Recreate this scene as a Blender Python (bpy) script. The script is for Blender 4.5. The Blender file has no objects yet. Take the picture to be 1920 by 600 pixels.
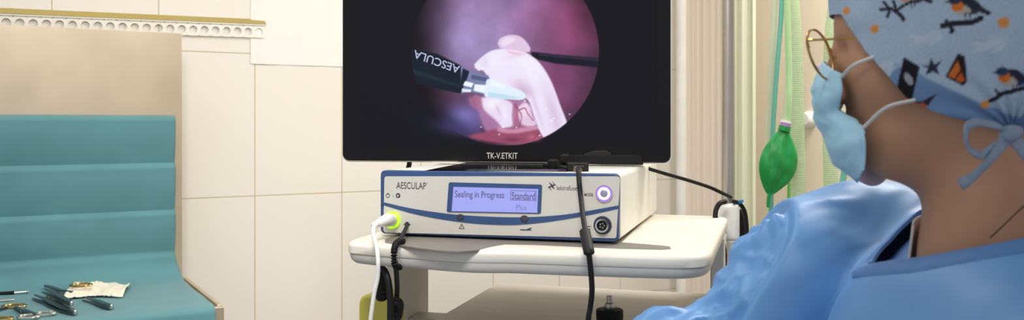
import bpy, bmesh, math, random
import numpy as np
from math import sin, cos, radians, pi, sqrt
from mathutils import Vector, Matrix, noise as mnoise

# ------------------------------------------------------------------ camera, world, lights, exposure
C = bpy.context.scene.collection
SC = bpy.context.scene
FPX, CX, HY, HC = 1700.0, 960.0, 230.0, 1.35      # focal length in pixels of the 1920 wide frame, principal point, horizon row, lens height

cd = bpy.data.cameras.new('camera')
cam = bpy.data.objects.new('camera', cd); C.objects.link(cam)
cam.location = (0, 0, HC); cam.rotation_euler = (pi / 2, 0, 0)
cd.sensor_width = 36; cd.lens = FPX / 1920 * 36
cd.shift_y = -(300 - HY) / 1920
cd.dof.use_dof = True; cd.dof.focus_distance = 1.36; cd.dof.aperture_fstop = 8.5
cd.clip_start = 0.02
SC.camera = cam

w = bpy.data.worlds.new('world'); SC.world = w; w.use_nodes = True
w.node_tree.nodes['Background'].inputs[0].default_value = (0.93, 0.95, 1.0, 1)
w.node_tree.nodes['Background'].inputs[1].default_value = 0.50

def area(name, loc, target, sx, sy, power, col):
    ld = bpy.data.lights.new(name, 'AREA'); ld.shape = 'RECTANGLE'; ld.size = sx; ld.size_y = sy
    ld.energy = power; ld.color = col
    o = bpy.data.objects.new(name, ld); C.objects.link(o); o.location = loc
    o.rotation_euler = (Vector(target) - Vector(loc)).to_track_quat('-Z', 'Y').to_euler()
    return o
area('ceiling_lamp', (-0.40, 1.65, 2.65), (-0.40, 1.70, 0), 1.1, 0.6, 7.5, (1.0, 0.98, 0.955))
area('ceiling_lamp', (0.98, 1.95, 2.60), (0.80, 1.98, 0), 0.8, 0.5, 23, (1.0, 0.98, 0.955))
area('ceiling_lamp', (-1.15, 1.05, 2.65), (-1.15, 1.15, 0), 0.9, 0.5, 4, (1.0, 0.98, 0.955))  # unseen extra lamp, added at the left to make the wall brighter

sp = area('wall_fill', (-0.12, 0.22, 2.30), (-0.40, 2.20, 1.05), 0.45, 0.45, 5.6, (1.0, 0.98, 0.955)); sp.data.spread = radians(80)  # unseen narrow fill, added to brighten wall and cart front while sparing the person
SC.view_settings.view_transform = 'Standard'; SC.view_settings.look = 'None'
SC.view_settings.gamma = 1.0; SC.view_settings.use_curve_mapping = False
SC.view_settings.exposure = 0.0
SC.cycles.use_denoising = True
SC.cycles.max_bounces = 8

# ------------------------------------------------------------------ helpers
def lin(c):
    out = []
    for v in c[:3]:
        v = v / 255.0
        out.append(v / 12.92 if v <= 0.04045 else ((v + 0.055) / 1.055) ** 2.4)
    return out

def px(x, y, Y):                      # a point of the place at depth Y seen at photo pixel (x, y)
    return np.array([(x - CX) / FPX * Y, Y, HC - (y - HY) / FPX * Y])
def px_on_z(x, y, z):                 # the same on a level plane
    return px(x, y, (HC - z) * FPX / (y - HY))
def proj(p):
    p = np.asarray(p, float)
    return np.stack([CX + FPX * p[..., 0] / p[..., 1], HY - FPX * (p[..., 2] - HC) / p[..., 1]], -1)

def mat(name, rgb, rough=0.5, metal=0.0, var=0.04, scale=20.0, spec=0.5, bump=0.0, coat=0.0, trans=0.0, emit=None, estr=1.0, alpha=1.0, sheen=0.0, stretch=(1, 1, 1), sub=0.0):
    m = bpy.data.materials.new(name); m.use_nodes = True
    nt = m.node_tree; b = nt.nodes['Principled BSDF']
    col = lin(rgb)
    tc = nt.nodes.new('ShaderNodeTexCoord'); mp = nt.nodes.new('ShaderNodeMapping'); mp.inputs['Scale'].default_value = stretch
    nz = nt.nodes.new('ShaderNodeTexNoise'); nz.inputs['Scale'].default_value = scale; nz.inputs['Detail'].default_value = 4
    nt.links.new(tc.outputs['Object'], mp.inputs[0]); nt.links.new(mp.outputs[0], nz.inputs['Vector'])
    rp = nt.nodes.new('ShaderNodeValToRGB')
    rp.color_ramp.elements[0].position = 0.3; rp.color_ramp.elements[1].position = 0.7
    rp.color_ramp.elements[0].color = [c * (1 - var) for c in col] + [1]
    rp.color_ramp.elements[1].color = [min(1, c * (1 + var)) for c in col] + [1]
    nt.links.new(nz.outputs['Fac'], rp.inputs[0]); nt.links.new(rp.outputs[0], b.inputs['Base Color'])
    b.inputs['Roughness'].default_value = rough; b.inputs['Metallic'].default_value = metal
    b.inputs['Specular IOR Level'].default_value = spec
    b.inputs['Coat Weight'].default_value = coat; b.inputs['Transmission Weight'].default_value = trans
    b.inputs['Alpha'].default_value = alpha; b.inputs['Sheen Weight'].default_value = sheen
    if sub:
        b.inputs['Subsurface Weight'].default_value = sub; b.inputs['Subsurface Radius'].default_value = (0.9, 0.35, 0.2); b.inputs['Subsurface Scale'].default_value = 0.006
    if bump:
        bp = nt.nodes.new('ShaderNodeBump'); bp.inputs['Strength'].default_value = bump; bp.inputs['Distance'].default_value = 0.002
        nt.links.new(nz.outputs['Fac'], bp.inputs['Height']); nt.links.new(bp.outputs[0], b.inputs['Normal'])
    if emit:
        b.inputs['Emission Color'].default_value = lin(emit) + [1]; b.inputs['Emission Strength'].default_value = estr
    return m

def vcol_mat(name, rough=0.6, emission=False, spec=0.5, coat=0.0, estr=1.0, weave=0.0):
    m = bpy.data.materials.new(name); m.use_nodes = True
    nt = m.node_tree; b = nt.nodes['Principled BSDF']
    a = nt.nodes.new('ShaderNodeVertexColor'); a.layer_name = 'Col'
    if emission:
        b.inputs['Base Color'].default_value = (0.004, 0.004, 0.005, 1)
        nt.links.new(a.outputs[0], b.inputs['Emission Color']); b.inputs['Emission Strength'].default_value = estr
    else:
        nt.links.new(a.outputs[0], b.inputs['Base Color'])
    b.inputs['Roughness'].default_value = rough; b.inputs['Specular IOR Level'].default_value = spec; b.inputs['Coat Weight'].default_value = coat
    if weave:
        nz = nt.nodes.new('ShaderNodeTexNoise'); nz.inputs['Scale'].default_value = 500
        bp = nt.nodes.new('ShaderNodeBump'); bp.inputs['Strength'].default_value = weave; bp.inputs['Distance'].default_value = 0.001
        nt.links.new(nz.outputs['Fac'], bp.inputs['Height']); nt.links.new(bp.outputs[0], b.inputs['Normal'])
    return m

def tag(o, label=None, cat=None, group=None, kind=None):
    if label: o['label'] = label
    if cat: o['category'] = cat
    if group: o['group'] = group
    if kind: o['kind'] = kind
    return o
def empty(name, loc=(0, 0, 0), rz=0.0, label=None, cat=None, group=None):
    o = bpy.data.objects.new(name, None); C.objects.link(o); o.location = [float(v) for v in loc]; o.rotation_euler = (0, 0, rz)
    o.empty_display_size = 0.02
    return tag(o, label, cat, group)
def copy_tree(o, parent=None):
    c = o.copy(); C.objects.link(c); c.parent = parent
    for ch in list(o.children): copy_tree(ch, c)
    return c
def world_of(o):
    m = Matrix.Identity(4)
    while o is not None:
        m = Matrix.LocRotScale(o.location, o.rotation_euler, o.scale) @ m
        o = o.parent
    return m

def smooth_path(pts, n=8):
    P = [np.asarray(p, float) for p in pts]
    if len(P) < 3: 
        return [P[0] + (P[1] - P[0]) * k / n for k in range(n + 1)]
    P = [2 * P[0] - P[1]] + P + [2 * P[-1] - P[-2]]
    out = []
    for i in range(1, len(P) - 2):
        a, b, c, d = P[i - 1:i + 3]
        for k in range(n):
            t = k / n
            out.append(0.5 * ((2 * b) + (c - a) * t + (2 * a - 5 * b + 4 * c - d) * t * t + (3 * b - a - 3 * c + d) * t ** 3))
    out.append(P[-2]); return out

class MB:
    def __init__(s): s.v = []; s.f = []
    def add(s, v, f):
        o = len(s.v); s.v += [tuple(float(c) for c in p) for p in v]; s.f += [[i + o for i in q] for q in f]; return s
    def box(s, a, b):
        x0, y0, z0 = a; x1, y1, z1 = b
        return s.add([(x0, y0, z0), (x1, y0, z0), (x1, y1, z0), (x0, y1, z0), (x0, y0, z1), (x1, y0, z1), (x1, y1, z1), (x0, y1, z1)],
                     [(0, 3, 2, 1), (4, 5, 6, 7), (0, 1, 5, 4), (1, 2, 6, 5), (2, 3, 7, 6), (3, 0, 4, 7)])
    def prism(s, poly, fn, d0, d1):   # poly of 2-D points, fn(a, b, d) -> 3-D point
        n = len(poly)
        v = [fn(a, b, d0) for a, b in poly] + [fn(a, b, d1) for a, b in poly]
        f = [list(range(n))[::-1], list(range(n, 2 * n))] + [(i, (i + 1) % n, n + (i + 1) % n, n + i) for i in range(n)]
        return s.add(v, f)
    def tube(s, path, r, n=12, smooth=8, ell=None, up=None):
        P = smooth_path(path, smooth) if smooth else [np.asarray(p, float) for p in path]
        m = len(P)
        R = r if callable(r) else (lambda t: r)
        T = [P[min(i + 1, m - 1)] - P[max(i - 1, 0)] for i in range(m)]
        T = [t / (np.linalg.norm(t) + 1e-12) for t in T]
        nrm = np.cross(T[0], up if up is not None else (0.123, 0.3, 0.95)); nrm /= np.linalg.norm(nrm) + 1e-12
        v = []; 
        for i in range(m):
            nrm = nrm - T[i] * nrm.dot(T[i]); nrm /= np.linalg.norm(nrm) + 1e-12
            b = np.cross(T[i], nrm); rr = R(i / (m - 1))
            e = (1, 1) if ell is None else ell
            for k in range(n):
                a = 2 * pi * k / n
                v.append(P[i] + rr * (e[0] * cos(a) * nrm + e[1] * sin(a) * b))
        f = [(i * n + k, i * n + (k + 1) % n, (i + 1) * n + (k + 1) % n, (i + 1) * n + k) for i in range(m - 1) for k in range(n)]
        f += [list(range(n))[::-1], [(m - 1) * n + k for k in range(n)]]
        return s.add(v, f)
    def lathe(s, prof, c=(0, 0, 0), n=28, axis='z', sx=1, sy=1):  # prof: (radius, height)
        v = []
        for r, h in prof:
            for k in range(n):
                a = 2 * pi * k / n; p = (r * cos(a) * sx, r * sin(a) * sy, h)
                if axis == 'y': p = (p[0], p[2], p[1])
                if axis == 'x': p = (p[2], p[0], p[1])
                v.append((p[0] + c[0], p[1] + c[1], p[2] + c[2]))
        m = len(prof)
        f = [(i * n + k, i * n + (k + 1) % n, (i + 1) * n + (k + 1) % n, (i + 1) * n + k) for i in range(m - 1) for k in range(n)]
        f += [list(range(n))[::-1], [(m - 1) * n + k for k in range(n)]]
        return s.add(v, f)
    def torus(s, fn, R, r, n=28, m=8, sx=1.0, sy=1.0):  # fn maps ring-plane (a, b, height) to 3-D
        v = []
        for i in range(n):
            a = 2 * pi * i / n
            for j in range(m):
                b = 2 * pi * j / m; q = R + r * cos(b)
                v.append(fn(q * cos(a) * sx, q * sin(a) * sy, r * sin(b)))
        return s.add(v, [(i * m + j, ((i + 1) % n) * m + j, ((i + 1) % n) * m + (j + 1) % m, i * m + (j + 1) % m) for i in range(n) for j in range(m)])
    def grid(s, fn, nu, nv):
        v = [fn(i / nu, j / nv) for i in range(nu + 1) for j in range(nv + 1)]
        return s.add(v, [(i * (nv + 1) + j, (i + 1) * (nv + 1) + j, (i + 1) * (nv + 1) + j + 1, i * (nv + 1) + j + 1) for i in range(nu) for j in range(nv)])
    def build(s, name, m, parent=None, smooth=True, bevel=0.0, seg=3, solid=0.0, world=False, angle=35, cols=None, subd=0, off=0.0):
        me = bpy.data.meshes.new(name)
        v = s.v
        if world and parent is not None:
            iv = world_of(parent).inverted(); v = [tuple(iv @ Vector(p)) for p in v]
        me.from_pydata(v, [], s.f); me.update()
        bm = bmesh.new(); bm.from_mesh(me); bmesh.ops.recalc_face_normals(bm, faces=bm.faces); bm.to_mesh(me); bm.free()
        if cols is not None:
            a = me.color_attributes.new('Col', 'FLOAT_COLOR', 'POINT')
            cc = np.ones((len(v), 4), np.float32); cc[:, :3] = cols; a.data.foreach_set('color', cc.ravel())
        me.materials.append(m)
        if smooth:
            me.polygons.foreach_set('use_smooth', [True] * len(me.polygons))
            me.set_sharp_from_angle(angle=radians(angle))
        o = bpy.data.objects.new(name, me); C.objects.link(o)
        if parent is not None: o.parent = parent
        if solid:
            md = o.modifiers.new('thickness', 'SOLIDIFY'); md.thickness = solid; md.offset = off
        if bevel:
            md = o.modifiers.new('bevel', 'BEVEL'); md.width = bevel; md.segments = seg; md.limit_method = 'ANGLE'; md.angle_limit = radians(40)
            md.harden_normals = False
        if subd:
            md = o.modifiers.new('subd', 'SUBSURF'); md.levels = subd; md.render_levels = subd
        return o

def text_mesh(body, size=1.0, bold=0.0, spacing=1.0):
    cu = bpy.data.curves.new('lettering', 'FONT'); cu.body = body; cu.size = size; cu.align_x = 'LEFT'; cu.offset = bold; cu.space_character = spacing
    cu.resolution_u = 4
    o = bpy.data.objects.new('lettering', cu); C.objects.link(o)
    dg = bpy.context.evaluated_depsgraph_get(); me = bpy.data.meshes.new_from_object(o.evaluated_get(dg))
    V = np.array([v.co[:] for v in me.vertices]); F = [list(p.vertices) for p in me.polygons]
    bpy.data.objects.remove(o); bpy.data.curves.remove(cu); bpy.data.meshes.remove(me)
    return V, F
def lettering(body, fn, x0, x1, y0, y1, m, parent, world=True, bold=0.0, name='lettering'):
    # fn(a, b) -> 3-D point; text stretched to the box (x0..x1, y0..y1)
    V, F = text_mesh(body, 1.0, bold)
    mn = V.min(0); mx = V.max(0)
    a = x0 + (V[:, 0] - mn[0]) / (mx[0] - mn[0]) * (x1 - x0); b = y0 + (V[:, 1] - mn[1]) / (mx[1] - mn[1]) * (y1 - y0)
    mb = MB().add([fn(p, q) for p, q in zip(a, b)], F)
    return mb.build(name, m, parent, smooth=False, world=world)

def sstep(a, b, x):
    t = np.clip((x - a) / (b - a), 0, 1); return t * t * (3 - 2 * t)
def poly_sd(X, Y, poly):              # signed distance to a polygon, negative inside
    P = np.asarray(poly, float); d = np.full(X.shape, 1e18); ins = np.zeros(X.shape, bool)
    n = len(P)
    for i in range(n):
        a = P[i]; b = P[(i + 1) % n]; e = b - a
        wx = X - a[0]; wy = Y - a[1]; t = np.clip((wx * e[0] + wy * e[1]) / (e @ e + 1e-12), 0, 1)
        d = np.minimum(d, (wx - e[0] * t) ** 2 + (wy - e[1] * t) ** 2)
        c = (a[1] > Y) != (b[1] > Y)
        ins ^= c & (X < (b[0] - a[0]) * (Y - a[1]) / (b[1] - a[1] + 1e-12) + a[0])
    d = np.sqrt(d); return np.where(ins, -d, d)

# ---- sculpting by distance fields: surface nets on a (possibly uneven) grid
def nets(F, xs, ys, zs):
    nx, ny, nz = F.shape; ins = F < 0
    cnt = np.zeros((nx - 1, ny - 1, nz - 1), np.float32); acc = np.zeros((nx - 1, ny - 1, nz - 1, 3), np.float32)
    ax = (xs, ys, zs)
    for d in range(3):
        o = [k for k in range(3) if k != d]
        for a in (0, 1):
            for b in (0, 1):
                s0 = [None] * 3; s1 = [None] * 3
                s0[d] = slice(0, -1); s1[d] = slice(1, None)
                for k, q in zip(o, (a, b)):
                    s0[k] = s1[k] = slice(q, F.shape[k] - 1 + q)
                f0 = F[tuple(s0)]; f1 = F[tuple(s1)]; m = (f0 < 0) != (f1 < 0)
                idx = np.nonzero(m); t = f0[idx] / (f0[idx] - f1[idx])
                p = np.zeros((len(t), 3), np.float32)
                A = ax[d]; p[:, d] = A[idx[d]] + t * (A[idx[d] + 1] - A[idx[d]])
                for k, q in zip(o, (a, b)): p[:, k] = ax[k][idx[k] + q]
                acc[idx] += p; cnt[idx] += 1
    act = cnt > 0; ids = np.full(cnt.shape, -1, np.int64); ids[act] = np.arange(act.sum())
    V = acc[act] / cnt[act][:, None]; faces = []
    for d in range(3):
        s0 = [slice(1, -1)] * 3; s1 = [slice(1, -1)] * 3
        s0[d] = slice(0, -1); s1[d] = slice(1, None)
        m = ins[tuple(s0)] != ins[tuple(s1)]; i, j, k = np.nonzero(m); g = [i, j, k]
        for q in range(3):
            if q != d: g[q] = g[q] + 1
        o = [q for q in range(3) if q != d]
        def cell(a, b):
            c = list(g); c[o[0]] = c[o[0]] - a; c[o[1]] = c[o[1]] - b; return ids[tuple(c)]
        q = np.stack([cell(1, 1), cell(0, 1), cell(0, 0), cell(1, 0)], 1)
        faces.append(q[(q >= 0).all(1)])
    return V.astype(float), np.concatenate(faces).tolist()
def smin(a, b, k):
    h = np.clip(0.5 + 0.5 * (b - a) / k, 0, 1); return b + (a - b) * h - k * h * (1 - h)
def s_ell(p, c, r):
    q = [(p[i] - c[i]) for i in range(3)]
    k0 = np.sqrt(sum((q[i] / r[i]) ** 2 for i in range(3))); k1 = np.sqrt(sum((q[i] / r[i] ** 2) ** 2 for i in range(3))) + 1e-9
    return k0 * (k0 - 1) / k1
def s_cap(p, a, b, ra, rb=None):
    rb = ra if rb is None else rb
    a = np.asarray(a, float); e = np.asarray(b, float) - a; L = e @ e
    q = [p[i] - a[i] for i in range(3)]
    t = np.clip(sum(q[i] * e[i] for i in range(3)) / L, 0, 1)
    return np.sqrt(sum((q[i] - e[i] * t) ** 2 for i in range(3))) - (ra + (rb - ra) * t)
def field_grid(xs, ys, zs):
    return [np.asarray(xs, np.float32)[:, None, None], np.asarray(ys, np.float32)[None, :, None], np.asarray(zs, np.float32)[None, None, :]]
def clip_mesh(V, F, g):               # keep g > 0; returns V, F, list of cut vertex ids
    V = [tuple(v) for v in V]; g = list(g); used = {}; cache = {}; NV = []; NF = []; cut = []
    def keep(i):
        if i not in used: used[i] = len(NV); NV.append(V[i])
        return used[i]
    def mid(i, j):
        k = (min(i, j), max(i, j))
        if k not in cache:
            t = g[i] / (g[i] - g[j]); a = np.array(V[i]); b = np.array(V[j]); cache[k] = len(NV); NV.append(tuple(a + (b - a) * t)); cut.append(cache[k])
        return cache[k]
    for f in F:
        s = [g[i] > 0 for i in f]
        if not any(s): continue
        if all(s): NF.append([keep(i) for i in f]); continue
        q = []
        for a in range(len(f)):
            i, j = f[a], f[(a + 1) % len(f)]
            if s[a]: q.append(keep(i))
            if s[a] != s[(a + 1) % len(f)]: q.append(mid(i, j))
        if len(q) > 2: NF.append(q)
    return NV, NF, cut

# ------------------------------------------------------------------ materials
M = {}
def D(k, *a, **b): M[k] = mat(k, *a, **b)
D('plaster_beige', (242, 231, 208), 0.8, var=0.03, scale=3)
D('ceiling_white', (240, 238, 232), 0.9)
D('floor_grey', (150, 146, 138), 0.5, var=0.08)
D('brass_edge', (176, 156, 92), 0.5, metal=0.2, var=0.06)
D('trim_white', (238, 234, 222), 0.5)
D('sheet_white', (242, 236, 230), 0.75, var=0.01)
D('pipe_white', (244, 241, 234), 0.4)
D('curtain_pink', (246, 233, 218), 0.85, var=0.02, stretch=(1, 1, 0.1))
D('curtain_green', (224, 224, 196), 0.8, var=0.03, stretch=(1, 1, 0.1))
D('curtain_cream', (226, 220, 190), 0.8, var=0.03, stretch=(1, 1, 0.1))
D('steel_brushed', (200, 184, 160), 0.40, metal=0.7, var=0.16, scale=3.6, stretch=(1.2, 1, 1.0))
D('steel_dark', (120, 112, 102), 0.4, metal=0.8, var=0.06)
D('steel_rod', (188, 180, 170), 0.32, metal=0.85, var=0.04)
D('chrome', (225, 222, 215), 0.15, metal=1.0, var=0.02)
D('tool_steel', (92, 100, 104), 0.28, metal=0.85, var=0.1, scale=80)
D('tool_gold', (190, 165, 110), 0.22, metal=0.95, var=0.05)
D('drape_teal', (88, 138, 144), 0.8, var=0.07, scale=9, bump=0.12, sheen=0.2)
D('gauze', (240, 232, 212), 0.9, var=0.04, scale=120, bump=0.5)
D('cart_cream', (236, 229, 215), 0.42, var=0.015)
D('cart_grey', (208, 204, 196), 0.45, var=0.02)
D('tray_shade_grey', (126, 120, 112), 0.6, var=0.05)
D('shelf_grey', (212, 206, 195), 0.5, var=0.05, scale=14, stretch=(0.4, 3, 1))
D('post_grey', (214, 208, 198), 0.5, metal=0.0)
D('unit_cream', (246, 243, 233), 0.45, var=0.012)
D('unit_panel', (211, 206, 197), 0.42, metal=0.15, var=0.015, scale=60)
D('navy', (52, 78, 122), 0.4, var=0.05)
D('navy_dark', (34, 46, 66), 0.35, var=0.05)
D('print_dark', (52, 56, 70), 0.6)
D('print_grey', (88, 92, 102), 0.6)
D('lcd_text', (92, 84, 128), 0.6)
D('lcd_dim', (132, 130, 190), 0.6)
D('lcd', (60, 60, 90), 0.25, emit=(160, 166, 240), estr=0.92)
D('led_violet', (120, 80, 220), 0.3, emit=(120, 70, 255), estr=1.6)
D('led_white', (235, 225, 255), 0.3, emit=(232, 222, 255), estr=1.5)
D('led_green', (180, 220, 40), 0.25, emit=(170, 225, 20), estr=0.75)
D('button_grey', (176, 168, 190), 0.3, metal=0.5)
D('glow_pale', (170, 210, 150), 0.4)
D('black_gloss', (7, 7, 8), 0.12, var=0.05, spec=0.35)
D('black_plastic', (22, 21, 21), 0.55, spec=0.3, var=0.1)
D('black_matte', (13, 13, 14), 0.6, spec=0.25, var=0.1)
D('silver_plastic', (214, 208, 198), 0.35, metal=0.3)
D('white_plastic', (240, 238, 232), 0.35)
D('olive', (206, 196, 84), 0.45, var=0.06)
D('bag_green', (20, 146, 66), 0.38, var=0.10, scale=12, bump=0.1)
D('lilac', (176, 132, 200), 0.5)
D('tube_green', (196, 226, 176), 0.4, alpha=0.5, var=0.03)
D('tube_pale', (214, 226, 200), 0.35, alpha=0.55)
D('tube_teal', (112, 192, 176), 0.4, alpha=0.85)
D('tube_bright', (122, 205, 92), 0.35, alpha=0.9)
D('blue_plastic', (50, 130, 200), 0.4)
D('skin', (190, 144, 114), 0.52, var=0.05, scale=35, sub=0.12, bump=0.06)
D('eye_white', (230, 226, 220), 0.15); D('iris', (70, 50, 35), 0.1)
D('hair', (54, 38, 28), 0.5, var=0.2)
D('gown_blue', (102, 158, 216), 0.45, var=0.05, scale=30, spec=0.6)
D('gown_binding', (84, 130, 188), 0.6, var=0.05, scale=120)
D('shirt_white', (214, 206, 204), 0.8)
D('mask_blue', (172, 220, 242), 0.75, var=0.04, scale=60, bump=0.1)
D('mask_inner', (205, 205, 222), 0.8)
D('elastic', (226, 224, 222), 0.8)
D('gold_wire', (190, 150, 82), 0.25, metal=0.9)
D('glove', (206, 214, 222), 0.5)
D('trouser', (86, 120, 170), 0.85); D('clog', (230, 228, 224), 0.5)
def glass_mat():
    m = bpy.data.materials.new('lens'); m.use_nodes = True; nt = m.node_tree; nt.nodes.clear()
    o = nt.nodes.new('ShaderNodeOutputMaterial'); mx = nt.nodes.new('ShaderNodeMixShader'); t = nt.nodes.new('ShaderNodeBsdfTransparent'); g = nt.nodes.new('ShaderNodeBsdfGlossy')
    t.inputs[0].default_value = (0.93, 0.91, 0.93, 1); g.inputs['Roughness'].default_value = 0.03
    mx.inputs[0].default_value = 0.04; nt.links.new(t.outputs[0], mx.inputs[1]); nt.links.new(g.outputs[0], mx.inputs[2]); nt.links.new(mx.outputs[0], o.inputs[0])
    return m
M['lens'] = glass_mat()
def crumple(m, scale, dist, strength):   # fine creases of crisp non-woven cloth
    nt = m.node_tree; b = nt.nodes['Principled BSDF']
    tc = nt.nodes.new('ShaderNodeTexCoord'); n1 = nt.nodes.new('ShaderNodeTexNoise'); n1.noise_type = 'RIDGED_MULTIFRACTAL'
    n1.inputs['Scale'].default_value = scale; n1.inputs['Detail'].default_value = 2.5; n1.inputs['Distortion'].default_value = 0.4
    nt.links.new(tc.outputs['Object'], n1.inputs['Vector'])
    bp = nt.nodes.new('ShaderNodeBump'); bp.inputs['Strength'].default_value = strength; bp.inputs['Distance'].default_value = dist
    nt.links.new(n1.outputs['Fac'], bp.inputs['Height']); nt.links.new(bp.outputs[0], b.inputs['Normal'])
crumple(M['gown_blue'], 7.0, 0.008, 0.5)
def tile_mat():
    m = bpy.data.materials.new('wall_tile'); m.use_nodes = True; nt = m.node_tree; b = nt.nodes['Principled BSDF']
    tc = nt.nodes.new('ShaderNodeTexCoord'); sp = nt.nodes.new('ShaderNodeSeparateXYZ'); cb = nt.nodes.new('ShaderNodeCombineXYZ')
    nt.links.new(tc.outputs['Object'], sp.inputs[0]); nt.links.new(sp.outputs[0], cb.inputs[0]); nt.links.new(sp.outputs[2], cb.inputs[1])
    br = nt.nodes.new('ShaderNodeTexBrick'); br.offset = 0; br.squash = 1
    for k, v in (('Scale', 1.0), ('Mortar Size', 0.0014), ('Mortar Smooth', 0.3), ('Bias', 0.0), ('Brick Width', 0.25), ('Row Height', 0.392)): br.inputs[k].default_value = v
    br.inputs['Color1'].default_value = lin((236, 230, 219)) + [1]; br.inputs['Color2'].default_value = lin((235, 229, 218)) + [1]; br.inputs['Mortar'].default_value = lin((196, 178, 136)) + [1]
    nt.links.new(cb.outputs[0], br.inputs['Vector']); nt.links.new(br.outputs['Color'], b.inputs['Base Color'])
    bp = nt.nodes.new('ShaderNodeBump'); bp.invert = True; bp.inputs['Strength'].default_value = 0.5; bp.inputs['Distance'].default_value = 0.002
    nt.links.new(br.outputs['Fac'], bp.inputs['Height']); nt.links.new(bp.outputs[0], b.inputs['Normal'])
    b.inputs['Roughness'].default_value = 0.35; b.inputs['Specular IOR Level'].default_value = 0.35
    return m
M['tile'] = tile_mat()

# ------------------------------------------------------------------ room: tiled back wall, plain right wall, floor, ceiling
WB = radians(30); WS = np.array([cos(WB), sin(WB), 0]); WN = np.array([-sin(WB), cos(WB), 0])     # along the back wall, away from the lens
P0 = np.array([-0.709, 2.5, 0.0])                                                               # foot of the joint behind the monitor's left
S1 = 1.60
def wall_pt(s, out, z): return P0 + WS * s - WN * out + np.array([0, 0, z])
def struct(name, mb, m, loc=(0, 0, 0), rz=0.0, **k):
    o = mb.build(name, m, None, **k); o.location = loc; o.rotation_euler = (0, 0, rz); o['kind'] = 'structure'; return o
Z0 = 1.148
struct('wall_back', MB().box((-2.4, 0, -Z0), (S1 + 0.1, 0.1, 2.7 - Z0)), M['tile'], (P0[0], P0[1], Z0), WB, smooth=False)
corner = wall_pt(S1, 0, 0)
struct('wall_right', MB().box((0, -3.6, 0), (0.1, 0.0, 2.7)), M['plaster_beige'], corner, WB, smooth=False)
struct('floor', MB().box((-4.0, -3.6, -0.1), (0.1, 0.1, 0)), M['floor_grey'], corner, WB, smooth=False)
struct('ceiling', MB().box((-4.0, -3.6, 2.7), (0.1, 0.1, 2.8)), M['ceiling_white'], corner, WB, smooth=False)

# perforated tile edging along the wall above the table
def perforated():
    mb = MB(); pitch = 0.029; r = 0.0102; z0, z1 = 1.588, 1.622; zc = 1.6045; n0 = 24
    for k in range(62):
        xc = 0.03 - 0.010 - r * 0.4 - k * pitch - 0.006
        if xc < -1.75: break
        ring = []; sq = []
        for q in range(n0):
            a = 2 * pi * q / n0; c, s_ = cos(a), sin(a)
            ring.append((xc + r * c, zc + r * s_))
            t = min((pitch / 2) / abs(c) if abs(c) > 1e-6 else 9, ((z1 - zc) if s_ > 0 else (zc - z0)) / abs(s_) if abs(s_) > 1e-6 else 9)
            sq.append((xc + t * c, zc + t * s_))
        v = [(a, -0.0065, b) for a, b in ring] + [(a, -0.0065, b) for a, b in sq] + [(a, -0.0048, b) for a, b in ring]
        mb.add(v, [(q, (q + 1) % n0, n0 + (q + 1) % n0, n0 + q) for q in range(n0)] + [(q, 2 * n0 + q, 2 * n0 + (q + 1) % n0, (q + 1) % n0) for q in range(n0)])
    return mb
def sag(mb): mb.v = [(x, y, z + 0.0125 * (x - 0.03) - 0.004) for x, y, z in mb.v]; return mb
tr = struct('trim_1', sag(perforated()), M['trim_white'], (P0[0], P0[1], 0), WB, smooth=False)
sag(MB().box((-1.75, -0.0095, 1.6215), (0.026, -0.0005, 1.6255))).build('white_lip', M['trim_white'], tr, smooth=False, bevel=0.001)
sag(MB().add([(-1.75, -0.0105, 1.6258), (0.029, -0.0105, 1.6258), (0.025, -0.0005, 1.640), (-1.75, -0.0005, 1.640), (-1.75, -0.0005, 1.6258), (0.025, -0.0005, 1.6258)],
         [(0, 1, 2, 3), (0, 4, 5, 1), (1, 5, 2), (0, 3, 4), (4, 3, 2, 5)])).build('brass_edge', M['brass_edge'], tr, smooth=False)

# white sheet hung flat on the tiles beside the monitor
def sheet_fn(a, b):
    s = -0.012 + a * 0.42; z = 1.512 + b * 1.0
    o = 0.0012 + 0.001 * sin(a * 9.0 + 0.6) ** 2 + 0.0006 * sin(a * 23) * (1 - b) + 0.001 * abs(mnoise.noise((s * 9, z * 3, 0)))
    return (s, -o, z)
sh = MB().grid(sheet_fn, 90, 40).build('hanging_sheet', M['sheet_white'], None, smooth=False, solid=0.0008)
sh.location = (P0[0], P0[1], 0); sh.rotation_euler = (0, 0, WB)
tag(sh, 'smooth white sheet hung on the tiled wall between brass edging and monitor', 'sheet')

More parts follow.
